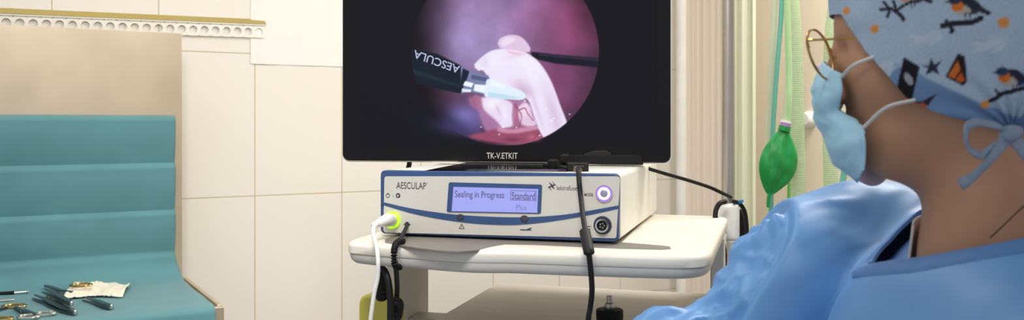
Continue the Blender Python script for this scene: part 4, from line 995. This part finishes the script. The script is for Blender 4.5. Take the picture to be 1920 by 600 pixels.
# --- scrub cap
hem_px = [(1576, 30, .030), (1590, 52, .045), (1622, 98, .055), (1660, 138, .064), (1700, 182, .074), (1750, 207, .080), (1800, 224, .080), (1860, 240, .076), (1905, 250, .070)]
hem = [hpx(*q) for q in hem_px]
hem = np.array([[0.13, 0.030], [0.092, 0.026]] + [[q[0], q[2]] for q in hem] + [[-0.09, -0.098], [-0.16, -0.10]]); hem = hem[np.argsort(hem[:, 0])]
def cap_field(p):
    h = hloc(p)
    d = s_ell(h, (-0.011, 0, 0.032), (0.1000, 0.0815, 0.094))
    d = smin(d, head_field(h) - 0.0045, 0.01)
    d = smin(d, s_ell(h, (-0.012, 0, -0.035), (0.088, 0.085, 0.075)), 0.03)
    d = smin(d, s_ell(h, (-0.062, 0, -0.010), (0.085, 0.080, 0.090)), 0.03)
    d = smin(d, s_ell(h, (-0.045, 0.0, -0.062), (0.070, 0.078, 0.050)), 0.03)
    return d
cx_ = np.arange(0.22, 0.56, 0.0028, dtype=np.float32); cy_ = np.arange(0.62, 0.92, 0.0028, dtype=np.float32); cz_ = np.arange(1.26, 1.58, 0.0028, dtype=np.float32)
V, F = nets(cap_field(field_grid(cx_, cy_, cz_)), cx_, cy_, cz_)
hl = np.stack(hloc(V.T), 1)
gh = hl[:, 2] - np.interp(hl[:, 0], hem[:, 0], hem[:, 1])
# only front facing edge is cut at the brow, the rest follows the hem
V, F, cut = clip_mesh(V, F, gh)
V = np.array(V)
# one refinement so the print stays crisp
me = bpy.data.meshes.new('tmp'); me.from_pydata([tuple(q) for q in V], [], F); bm = bmesh.new(); bm.from_mesh(me); bmesh.ops.recalc_face_normals(bm, faces=bm.faces)
bmesh.ops.subdivide_edges(bm, edges=bm.edges, cuts=1, use_grid_fill=True); bm.verts.ensure_lookup_table(); bm.normal_update()
V = np.array([v.co[:] for v in bm.verts]); NRM = np.array([v.normal[:] for v in bm.verts]); F = [[v.index for v in f.verts] for f in bm.faces]; bm.free(); bpy.data.meshes.remove(me)
# soft wrinkles and gathers towards the knot at the nape
hl = np.stack(hloc(V.T), 1)
kn_h = hpx(1898, 250, .07)
ang = np.arctan2(hl[:, 2] - kn_h[2], hl[:, 0] - kn_h[0]); dk = np.hypot(hl[:, 2] - kn_h[2], hl[:, 0] - kn_h[0])
wr = np.array([mnoise.noise((a[0] * 16, a[1] * 16, a[2] * 16)) for a in hl])
disp = 0.0032 * wr + 0.0020 * np.sin(ang * 17 + 3 * wr) * np.exp(-(dk / 0.06) ** 2)
V = V + NRM * disp[:, None]
# printed motifs laid out on the side of the cap, in millimetres forward (a) and up (b)
side_mm = hl[:, [0, 2]] * 1000.0
def mot(x, y): q = hpx(x, y, 0.078); return q[0] * 1000, q[2] * 1000
capc = np.zeros((len(V), 3)) + np.array([164, 186, 208.])
A_, B_2 = side_mm[:, 0], side_mm[:, 1]
def cover(m, c):
    global capc
    capc = capc * (1 - m[:, None]) + np.asarray(c, float) * m[:, None]
nz1 = fnoise(A_ + 400, B_2 + 400, 18, 11); nz2 = fnoise(A_ + 400, B_2 + 400, 7, 12)
sw = np.abs(np.sin(np.hypot((A_ % 34) - 17, (B_2 % 30) - 15) * 0.85 + 3 * nz1)); cover(sstep(0.90, 1.0, sw) * 0.28, (122, 150, 188)); cover(sstep(0.62, 0.9, nz1) * 0.25, (186, 202, 220))
# hem band in a deeper blue
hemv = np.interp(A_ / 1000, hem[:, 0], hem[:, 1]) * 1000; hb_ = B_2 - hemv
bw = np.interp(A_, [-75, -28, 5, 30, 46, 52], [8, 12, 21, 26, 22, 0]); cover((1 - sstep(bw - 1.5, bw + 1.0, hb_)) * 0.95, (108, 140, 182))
def E_(cx, cy, ra, rb, rot, c, soft=0.12, s_=1.0):
    x = A_ - cx; y = B_2 - cy; cc, ss = cos(rot), sin(rot); r = np.hypot((x * cc + y * ss) / ra, (-x * ss + y * cc) / rb); cover((1 - sstep(1 - soft, 1 + soft, r)) * s_, c)
def PO(cx, cy, pts, c, s_=1.0, soft=0.5): cover((1 - sstep(-soft, soft, poly_sd(A_ - cx, B_2 - cy, pts))) * s_, c)
DK = (38, 38, 48); OR = (206, 112, 48); GY = (172, 166, 160)
def bird(x, y, sc=1.0, flip=1, col=(52, 56, 70)):       # flip 1: head to the front (+a)
    cx, cy = mot(x, y); s_ = sc
    PO(cx, cy, [(-flip * 6 * s_, 1 * s_), (-flip * 15 * s_, -8 * s_), (-flip * 13 * s_, -10 * s_), (-flip * 4 * s_, -4 * s_)], DK)
    E_(cx, cy, 9.5 * s_, 6.0 * s_, flip * 0.55, col); E_(cx + flip * 3.5 * s_, cy - 2.5 * s_, 6.0 * s_, 4.0 * s_, flip * 0.5, GY); E_(cx + flip * 6.5 * s_, cy + 1.2 * s_, 4.2 * s_, 4.0 * s_, 0, OR)
    E_(cx + flip * 7.5 * s_, cy + 6.2 * s_, 4.0 * s_, 3.6 * s_, 0, col); PO(cx, cy, [(flip * 10.5 * s_, 7.5 * s_), (flip * 14 * s_, 6 * s_), (flip * 10.5 * s_, 5 * s_)], DK)
    E_(cx - flip * 3 * s_, cy + 1.5 * s_, 7.5 * s_, 3.4 * s_, flip * 0.75, (40, 44, 60))
    for k in (0, 2.6): PO(cx, cy, [(flip * (k - 1) * s_, -5 * s_), (flip * (k - .2) * s_, -5 * s_), (flip * (k - .4) * s_, -10.5 * s_), (flip * (k - 1.2) * s_, -10.5 * s_)], DK)
def branch(x, y, pts, wid=1.4):
    cx, cy = mot(x, y)
    q = smooth_path([(a, b, 0) for a, b in pts], 5); dd = np.min([np.hypot(A_ - cx - p[0], B_2 - cy - p[1]) for p in q], 0); cover(1 - sstep(wid - .4, wid + .4, dd), DK)
bird(1812, 14, 1.0, 1); branch(1802, 45, [(13, 0), (4, 0.5), (-6, -1), (-13, 1)], 2.0); branch(1802, 45, [(10, 3), (7, -4), (8, -6)], 1.3)
bird(1712, -8, 0.9, 1); branch(1690, 18, [(14, 4), (6, 2), (0, -5), (-1, -8)], 1.4); branch(1690, 18, [(-10, 5), (-3, 3), (3, 0)], 1.2); branch(1690, 18, [(11, 9), (8, 2), (10, -3)], 1.1); branch(1690, 18, [(4, 8), (3, 1)], 1.1)
bird(1898, 147, 0.95, 1, (44, 60, 100)); branch(1890, 174, [(13, -5), (5, -1), (-6, 1), (-16, 1)], 1.7); branch(1890, 174, [(6, -1), (9, 3)], 1.0)
cx, cy = mot(1703, 155); PO(cx, cy, [(0, 20), (-10, 11), (-1, -14), (9, -4)], (26, 26, 34)); E_(cx - 1, cy + 3, 2.6, 5.2, -0.35, (150, 158, 168))
cx, cy = mot(1790, 137); PO(cx, cy, [(7, -2), (-4, 14), (-8, 11), (-7, -8), (-4, -11), (2, -6)], (34, 30, 36)); PO(cx, cy, [(5.5, -2), (-3, 9), (-4, 2), (1, -4)], OR); PO(cx, cy, [(-4.5, 0), (-5.2, -7), (-2.5, -8), (1, -5)], (196, 92, 40))
cx, cy = mot(1748, 127); PO(cx, cy, [(0, 7), (-2, 2), (-7, 4), (-3, -1), (-4, -6), (0, -3), (5, -5), (3, 0), (7, 3), (2, 2)], (44, 48, 66))
cx, cy = mot(1735, 188); PO(cx, cy, [(12, 1), (2, 0), (-9, 4), (-5, 0), (-2, -4), (3, -5)], (44, 40, 52)); E_(cx + 4, cy - 3.5, 5, 2.2, 0.2, (190, 96, 62)); 
for x, y, r in ((1640, 52, 4.2), (1878, 45, 4.8), (1583, 12, 4), (1846, 197, 3.4), (1960, 90, 4.5), (1760, -50, 4.5), (2020, 20, 4.5)):
    a, b = mot(x, y); rr = np.hypot(A_ - a, B_2 - b); th = np.arctan2(B_2 - b, A_ - a); cover((1 - sstep(0.8, 1.1, rr / (r * (0.85 + 0.15 * np.sin(th * 9))))) * 0.95, (214, 138, 66))
for x, y in ((1735, 73), (1850, 88), (1655, 125)):
    a, b = mot(x, y); E_(a, b, 11, 2.8, -0.25, (190, 200, 214), .5, .7); E_(a - 7, b - 3, 6, 1.6, -0.5, (196, 204, 216), .5, .6); E_(a + 6, b + 2.5, 5, 1.6, 0.3, (196, 204, 216), .5, .6)
for x, y, f_ in ((2000, 60, -1), (1965, -40, 1), (2060, 140, 1), (1640, -60, 1), (1880, -80, -1), (1560, -60, 1)): bird(x, y, 0.95, f_); branch(x - 6, y + 27, [(13, 0), (4, 1), (-8, -1)], 1.6)
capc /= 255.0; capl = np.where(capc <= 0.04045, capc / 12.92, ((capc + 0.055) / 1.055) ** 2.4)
M['cap_print'] = vcol_mat('cap_print', 0.85, weave=0.08, spec=0.2)
M['cap_tie'] = mat('cap_tie', (132, 148, 170), 0.85, var=0.12, scale=90)
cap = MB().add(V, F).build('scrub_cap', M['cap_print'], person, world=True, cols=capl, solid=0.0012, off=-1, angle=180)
def ribbon(pts, wid, name, m, par, face):       # pts: (x, y, Y); ribbon lies facing the direction `face`
    P = smooth_path([px(*p) for p in pts], 8); v = []
    for i, p in enumerate(P):
        t = P[min(i + 1, len(P) - 1)] - P[max(i - 1, 0)]; t /= np.linalg.norm(t); q = i / (len(P) - 1); fc = face(q) if callable(face) else np.asarray(face)
        s_ = np.cross(t, fc); s_ /= np.linalg.norm(s_); h = (wid(q) if callable(wid) else wid) / 2; v += [p + s_ * h, p + t * 0 + fc * 0.0008 * sin(q * 30), p - s_ * h]
    n = len(P); f = []
    for i in range(n - 1): f += [(3 * i, 3 * i + 1, 3 * i + 4, 3 * i + 3), (3 * i + 1, 3 * i + 2, 3 * i + 5, 3 * i + 4)]
    return MB().add(v, f).build(name, m, par, world=True, solid=0.0012, off=0, angle=80)
fc0 = np.array([0.0, -1.0, 0.15])
tie = MB().tube([px(1905, 246, .664), px(1893, 250, .658), px(1884, 256, .662)], lambda q: 0.0055 + 0.002 * sin(pi * q), 14, ell=(1, 0.8)).build('tie_knot', M['cap_tie'], cap, world=True)
ribbon([(1892, 250, .660), (1868, 236, .657), (1838, 230, .656), (1818, 234, .654), (1811, 250, .652), (1814, 271, .651), (1826, 287, .652), (1842, 290, .654), (1862, 276, .657), (1886, 258, .659)], lambda q: 0.0046 + 0.002 * sin(pi * q), 'tie_loop', M['cap_tie'], cap, lambda q: np.array([0.75 * sin(q * pi) + 0.1, -0.8, 0.3]))
ribbon([(1890, 256, .658), (1872, 280, .655), (1852, 304, .653), (1836, 320, .652), (1818, 336, .651), (1800, 346, .651)], lambda q: 0.0095 - 0.016 * q * (1 - q), 'tie_end', M['cap_tie'], cap, fc0)
ribbon([(1896, 256, .658), (1908, 268, .656), (1922, 284, .655), (1940, 310, .655)], 0.010, 'tie_end', M['cap_tie'], cap, fc0)

# --- face mask: shell wrapped round the lower face, in head coordinates
def mask_fn(u, v):                    # u 0..1 from the far side to the near side, v 0..1 top to chin
    a = (u - 0.5) * 2; s_ = abs(a); sg = 1 if a >= 0 else -1
    top_u = -0.012 - 0.016 * s_ ** 1.2; bot_u = -0.121 + 0.012 * s_ ** 2
    uu = top_u + (bot_u - top_u) * v
    fmid = np.interp(v, [0, .12, .3, .45, .65, .85, 1], [0.101, 0.110, 0.1165, 0.1150, 0.110, 0.104, 0.088])
    wdt = np.interp(v, [0, .2, .45, .7, 1], [0.045, 0.050, 0.052, 0.057, 0.052])
    fs = np.interp(v, [0, .2, .35, .5, .62, .8, 1], [0.086, 0.089, 0.094, 0.080, 0.075, 0.079, 0.081])
    f = fmid + (fs - fmid) * s_ ** 2.0; l = sg * wdt * sin(s_ * pi / 2 * 0.94) / sin(pi / 2 * 0.94)
    l -= sg * 0.014 * math.exp(-((v - 0.40) / 0.13) ** 2) * s_ ** 2
    _q = (v * 3.3 + 0.35 * s_ + 0.1) % 1; pl = 0.0022 * (_q if _q < 0.85 else (1 - _q) * 5.67) * (1 - 0.3 * s_)
    cr = 0.0022 * mnoise.noise((u * 6, v * 5, 3)) + 0.0012 * mnoise.noise((u * 14, v * 12, 9))
    return hp(f + pl + cr, l, uu + 0.5 * cr)
mk = MB().grid(mask_fn, 40, 40).build('face_mask', M['mask_blue'], person, world=True, solid=0.0014, off=0, angle=80)
chin = MB()
def flap(u, v):
    return hp(0.092 - 0.036 * u, 0.024 - 0.076 * u, -0.106 - 0.021 * v * sin(pi * (0.12 + 0.80 * u)))
chin.grid(flap, 16, 10).build('mask_chin_fold', M['mask_inner'], mk, world=True, solid=0.0012)
nb = [hp(0.1075 - 0.018 * abs(t) ** 2, 0.042 * t, -0.0155 - 0.014 * abs(t) ** 1.2) for t in (-0.9, -0.5, 0, 0.5, 0.9)]
MB().tube(nb, 0.0016, 8).build('nose_strip', M['mask_inner'], mk, world=True)
def elas(a, b, c, nm):
    return MB().tube([a, b, c], 0.0018, 8, ell=(1, 0.7)).build(nm, M['elastic'], mk, world=True)
for s_ in (1, -1):
    a = mask_fn(0.5 + 0.5 * s_, 0.03); c = hp(0.030, s_ * 0.0765, -0.012); b_ = hp(0.063, s_ * 0.0605, -0.016)
    if s_ > 0: c = hp(*(hpx(1640, 106, 0.068))); b_ = hp(*(hpx(1600, 123, 0.060)))
    elas(a, b_, c, 'ear_loop')
    a = mask_fn(0.5 + 0.5 * s_, 0.58); c = hp(0.030, s_ * 0.080, -0.055); b_ = hp(0.060, s_ * 0.066, -0.062)
    if s_ > 0: c = hp(*(hpx(1716, 187, 0.079))); b_ = hp(*(hpx(1662, 202, 0.0715)))
    elas(a, b_, c, 'ear_loop')
MB().tube([mask_fn(1, t) + HL * 0.0006 for t in (0.55, 0.7, 0.85, 1.0)], 0.0014, 8).build('side_seam', M['mask_blue'], mk, world=True)

# --- eyeglasses
hg = hpx(1508, 77, 0.066); inn = hpx(1561, 105, 0.012); lc = hpx(1534, 104, 0.038)
gl = bpy.data.objects.new('eyeglasses', None); C.objects.link(gl); gl.parent = person; gl.location = (hp(*inn) - loc0).tolist()
g_in = hpx(1560, 101, 0.013); g_out = hpx(1508, 97, 0.064); g_c = (g_in + g_out) / 2; g_a = (g_out - g_in) / 2
def rim_pts(sg):
    out = []
    for k in range(40):
        a = 2 * pi * k / 40; q = g_c + g_a * cos(a) * (1 + 0.04 * sin(a)); q[0] = (0.1035 + 0.0075 * cos(a)) if sg > 0 else (0.0985 + 0.001 * cos(a)); uu = q[2] + 0.0218 * sin(a) - 0.0015
        out.append(hp(q[0] - 0.0015 + 0.12 * 0.0218 * sin(a), sg * q[1], uu))
    return out
for sg in (1, -1):
    P = rim_pts(sg); MB().tube(P + [P[0]], 0.0011, 8, smooth=0).build('rim', M['gold_wire'], gl, world=True)
    cc = np.mean(P, 0); MB().add([cc] + P, [(0, 1 + k, 1 + (k + 1) % 40) for k in range(40)]).build('lens', M['lens'], gl, world=True)
    h0 = P[2] + (P[0] - P[2]) * 0; e0 = max(P, key=lambda q: (q - HO) @ HL * sg); hin = e0 + HU * 0.010 + HL * sg * 0.002
    MB().tube([e0 + HU * 0.004, hin, hin - HF * 0.004], 0.0013, 8).build('hinge', M['gold_wire'], gl, world=True)
    _e = hpx(1600, 71, 0.062); end = hp(_e[0], sg * 0.062, _e[2]); md = hin * 0.5 + end * 0.5 + HL * sg * 0.001
    MB().tube([hin - HF * 0.002, md, end], 0.0010, 8).build('temple', M['gold_wire'], gl, world=True)
    i0 = min(P, key=lambda q: abs((q - HO) @ HL)); MB().tube([i0, i0 - HF * 0.006 - HU * 0.004, i0 - HF * 0.008 - HU * 0.010], 0.0007, 8).build('pad_arm', M['gold_wire'], gl, world=True)
    MB().lathe([(0.001, -0.005), (0.0032, -0.003), (0.0032, 0.003), (0.001, 0.005)], i0 - HF * 0.009 - HU * 0.010, 12).build('nose_pad', M['lens'], gl, world=True)
i1 = min(rim_pts(1), key=lambda q: abs((q - HO) @ HL)); i2 = min(rim_pts(-1), key=lambda q: abs((q - HO) @ HL))
MB().tube([i1 + HU * 0.004, (i1 + i2) / 2 + HU * 0.008 + HF * 0.002, i2 + HU * 0.004], 0.0011, 8).build('bridge', M['gold_wire'], gl, world=True)

# --- gown
def gown_field(p):
    C0 = NB + BF * 0.0 + ZZ * -0.20
    q = [p[i] - C0[i] for i in range(3)]; tq = [sum(q[i] * A[i] for i in range(3)) for A in (BF, BL, ZZ)]
    d = s_ell(tq, (0.005, 0.0, 0.0), (0.150, 0.190, 0.235))
    for k, (rf, rl) in enumerate(((0.15, 0.19), (0.17, 0.21), (0.20, 0.235))):
        d = smin(d, s_ell(tq, (0, 0, -0.22 - 0.27 * k), (rf, rl, 0.26)), 0.08)
    d = smin(d, s_cap(p, NB + BL * 0.045 + ZZ * -0.020, LS + ZZ * 0.01, 0.055, 0.060), 0.05)
    d = smin(d, s_cap(p, NB + BF * 0.055 + BL * 0.02 + ZZ * -0.055, NB + BF * 0.075 + BL * 0.03 + ZZ * -0.13, 0.050, 0.06), 0.04)
    d = smin(d, s_cap(p, LS, LE, 0.068, 0.060), 0.03); d = smin(d, s_cap(p, LE, LW, 0.060, 0.042), 0.03)
    d = smin(d, s_cap(p, NB + BL * -0.05 + ZZ * -0.025, RS + np.array([0.02, 0, -0.002]), 0.060, 0.078), 0.04)
    d = smin(d, s_cap(p, RS, RS + np.array([-0.068, -0.01, -0.022]), 0.078, 0.074), 0.02)
    m1 = RS + np.array([-0.072, -0.01, -0.024])
    d = smin(d, s_cap(p, m1, RE + np.array([0.01, 0, 0]), 0.070, 0.056), 0.02)
    fa = np.array([0.153, 0.875, 1.116])
    d = smin(d, s_cap(p, RE, fa, 0.050, 0.053), 0.012); d = smin(d, s_cap(p, fa, RW, 0.050, 0.036), 0.02)
    return d
gx = grid_axes(0.07, 0.48, 0.0036, -0.16, 0.70, 0.012); gy = grid_axes(0.54, 0.98, 0.0036, 0.36, 1.12, 0.012); gz_ = grid_axes(1.08, 1.31, 0.0036, 0.22, 1.33, 0.016)
V, F = nets(gown_field(field_grid(gx, gy, gz_)), gx, gy, gz_)
me = bpy.data.meshes.new('tmp'); me.from_pydata([tuple(q) for q in V], [], F); bm = bmesh.new(); bm.from_mesh(me); bmesh.ops.recalc_face_normals(bm, faces=bm.faces); bm.normal_update()
NRM = np.array([v.normal[:] for v in bm.verts]); bm.free(); bpy.data.meshes.remove(me)
# folds: long soft folds on the sleeve, crumples at the elbow and the near shoulder kept smoother
arm_d = RE - RS; arm_d = arm_d / np.linalg.norm(arm_d); ap = np.cross(arm_d, (0, 1, 0)); ap /= np.linalg.norm(ap); aq = np.cross(arm_d, ap)
def ridge(v, s1, s2, s3):             # creased folds, stretched along the sleeve
    c = (v @ arm_d * s1, v @ ap * s2, v @ aq * s3); n_ = mnoise.noise(c); return 1 - abs(n_) * 2.2
fold_a = px(1522, 392, 0.86); fold_b = px(1425, 600, 0.80); fd = fold_b - fold_a; fn_ = np.array([-fd[2], 0, fd[0]]); fn_ /= np.linalg.norm(fn_); fn_ *= 1 if fn_[0] > 0 else -1
def crease(c, s_):                    # sharp creases along the borders of irregular cells
    d_, _ = mnoise.voronoi(Vector(c) * s_); return min(d_[1] - d_[0], 0.45) / 0.45
disp = np.zeros(len(V))
for i, v in enumerate(V):
    if v[2] < 1.02: continue
    w1 = mnoise.noise((v[0] * 9, v[1] * 9, v[2] * 9)); w2 = mnoise.noise((v[1] * 14, v[2] * 14, 2.0 + v[0] * 14))
    far = float(sstep(0.76, 0.84, v[1])); sf = (v - fold_a) @ fn_ + 0.006 * w1; sleeve = far * float(1 - sstep(-0.012, 0.004, sf)); hump = far - sleeve
    wv = v + 0.012 * np.array([w1, w2, w1]); c = np.array([wv @ arm_d * 0.75, wv @ ap * 1.35, wv @ aq])
    step = far * 0.013 * float(sstep(-0.006, 0.003, sf)) * math.exp(-max(sf, 0) / 0.07)
    hs = v - px(1560, 372, 0.88); top = math.exp(-((hs[2] + 0.012) / 0.022) ** 2)
    def rg(s1, s2, s3, o): return 1 - min(1, abs(mnoise.noise((wv @ arm_d * s1 + o, wv @ ap * s2, wv @ aq * s3))) * 3.2)
    disp[i] = 0.0035 * w1 + step + sleeve * (0.0085 * rg(9, 22, 16, 0) + 0.0065 * rg(17, 9, 14, 5) + 0.0030 * rg(34, 26, 30, 9) + 0.0035 * crease(c, 22) - 0.010) + hump * ((0.002 + 0.0035 * top) * (rg(8, 15, 10, 3) - 0.4) + 0.0025 * top * rg(14, 40, 25, 7)) + (1 - far) * 0.004 * (rg(4, 6, 5, 2) - 0.4)
V = V + NRM * disp[:, None]
# neckline: an upright oval about the neck; the cloth round it is drawn to the height of the opening
ec = np.array([0.392, 0.738])
def neck_z(th): return np.interp(np.degrees(th) % 360, [0, 40, 70, 98, 120, 141, 165, 180, 210, 230, 252, 300, 340, 360], [1.300, 1.296, 1.285, 1.266, 1.240, 1.2235, 1.227, 1.233, 1.2455, 1.2555, 1.266, 1.288, 1.300, 1.300])
def oval(V): return np.hypot((V[:, 0] - ec[0]) / 0.094, (V[:, 1] - ec[1]) / 0.104)
er = oval(V); thv = np.arctan2(V[:, 1] - ec[1], V[:, 0] - ec[0]); up_ = NRM[:, 2] > -0.1
wz = np.exp(-(np.clip(er - 1, 0, None) / 0.28) ** 2) * (V[:, 2] > 1.10) * up_
V[:, 2] += (neck_z(thv) - 0.045 * np.clip(er - 1, 0, 1) - V[:, 2]) * wz
below = np.where((V[:, 2] < 1.08) | ~up_, 1.0, er - 1)
V, F, cut = clip_mesh(V, F, below)
gown = MB().add(V, F).build('surgical_gown', M['gown_blue'], person, world=True, solid=0.0016, off=-1, angle=180)
# stitched band along the opening
loop = np.array([(ec[0] + 0.094 * cos(t), ec[1] + 0.104 * sin(t), float(neck_z(t))) for t in np.linspace(-pi, pi, 121)[:-1]])
v = []; n = len(loop)
for i in range(n):
    out = loop[i] - np.array([ec[0], ec[1], loop[i][2]]); out /= np.linalg.norm(out)
    for dr_, dz_ in ((-0.0012, 0.0006), (0.0002, 0.0034), (0.0045, 0.0018), (0.0125, -0.0050), (0.0130, -0.0085)): v.append(loop[i] + out * dr_ + np.array([0, 0, dz_]))
f = [(i * 5 + k, ((i + 1) % n) * 5 + k, ((i + 1) % n) * 5 + (k + 1) % 5, i * 5 + (k + 1) % 5) for i in range(n) for k in range(5)]
MB().add(v, f).build('neck_binding', M['gown_binding'], gown, world=True, angle=60)
# white undershirt edge showing inside the neckline
us = MB()
def shirt(u, v):
    a = radians(100 + 62 * u); r = 0.0635 + 0.010 * (1 - v); c = NB + np.array([-0.002, 0.0, -0.065 + 0.090 * v]); return c + np.array([r * cos(a) * 1.0, r * sin(a) * 1.05, 0.012 * sin(a)])
us.grid(shirt, 40, 8).build('undershirt_collar', M['shirt_white'], person, world=True, solid=0.0016)
def inner(u, v):
    a = 2 * pi * u; z = float(neck_z(a)); r = 0.068 + 0.030 * v
    return (ec[0] + 0.002 + r * cos(a), ec[1] + 1.02 * r * sin(a), z - 0.011 + 0.003 * (1 - v) - 0.002 * v)
MB().grid(inner, 72, 6).build('scrub_top', M['gown_binding'], person, world=True, solid=0.0012)
# thin neck cord
ch = [px(1856, 446, .672), px(1880, 424, .668), px(1905, 400, .664), px(1930, 378, .662), px(1965, 352, .672)]
MB().tube(ch, 0.0006, 8).build('neck_cord', M['hair'], person, world=True)

# --- hands in gloves, trousers and clogs (below the picture's edge)
def hand(tip_dir, palm_dir, wrist, sg):
    t = np.array(tip_dir, float); t /= np.linalg.norm(t); pn_ = np.array(palm_dir, float); pn_ -= t * (pn_ @ t); pn_ /= np.linalg.norm(pn_); sd = np.cross(t, pn_) * sg
    def q(a, b, c): return np.array(wrist) + t * a + sd * b + pn_ * c
    lo = np.array(wrist) - 0.21; hi = np.array(wrist) + 0.21
    xs, ys, zs = [np.arange(lo[i], hi[i], 0.0045, dtype=np.float32) for i in range(3)]
    p = field_grid(xs, ys, zs)
    d = s_cap(p, q(-0.05, 0, 0), q(0.01, 0, 0), 0.029, 0.025)
    for b in (-0.026, -0.009, 0.009, 0.026): d = smin(d, s_cap(p, q(0.015, b * 0.6, 0), q(0.082, b, 0), 0.014, 0.011), 0.012)
    for b, L in ((-0.028, 0.060), (-0.0095, 0.074), (0.0095, 0.080), (0.028, 0.072)):
        k0 = q(0.085, b, 0); k1 = q(0.085 + L * 0.45, b * 1.15, L * 0.12); k2 = q(0.085 + L * 0.74, b * 1.15, L * 0.36); k3 = q(0.085 + L * 0.86, b * 1.1, L * 0.60)
        e = np.minimum(np.minimum(s_cap(p, k0, k1, 0.0100, 0.0088), s_cap(p, k1, k2, 0.0088, 0.0082)), s_cap(p, k2, k3, 0.0082, 0.0072)); d = smin(d, e, 0.004)
    e = np.minimum(s_cap(p, q(0.025, 0.022, 0.004), q(0.060, 0.052, 0.018), 0.0135, 0.0105), s_cap(p, q(0.060, 0.052, 0.018), q(0.092, 0.056, 0.030), 0.0105, 0.0085)); d = smin(d, e, 0.008)
    V, F = nets(d, xs, ys, zs); return MB().add(V, F).build('glove', M['glove'], person, world=True, angle=180)
hand(RW - RE, (0, -0.3, -1), RW + (RW - RE) * 0.06, 1); hand(LW - LE, (0, 0.3, -1), LW + (LW - LE) * 0.06, -1)
C0 = NB + BF * -0.015 + ZZ * -0.17
for s_ in (1, -1):
    hip = C0 + BL * 0.085 * s_ + ZZ * -0.40; kn_ = hip + BF * 0.02 + ZZ * -0.38; an = np.array([kn_[0], kn_[1], 0.10])
    MB().tube([hip, kn_, an + ZZ * 0.0], lambda q: 0.098 - 0.03 * q, 24).build('trouser_leg', M['trouser'], person, world=True)
    a_ = np.array([an[0], an[1], 0.045])
    MB().tube([a_ - BF * 0.06, a_ - BF * 0.03, a_ + BF * 0.06, a_ + BF * 0.15, a_ + BF * 0.185], lambda q: 0.032 + 0.014 * sin(pi * q), 20).build('clog', M['clog'], person, world=True)
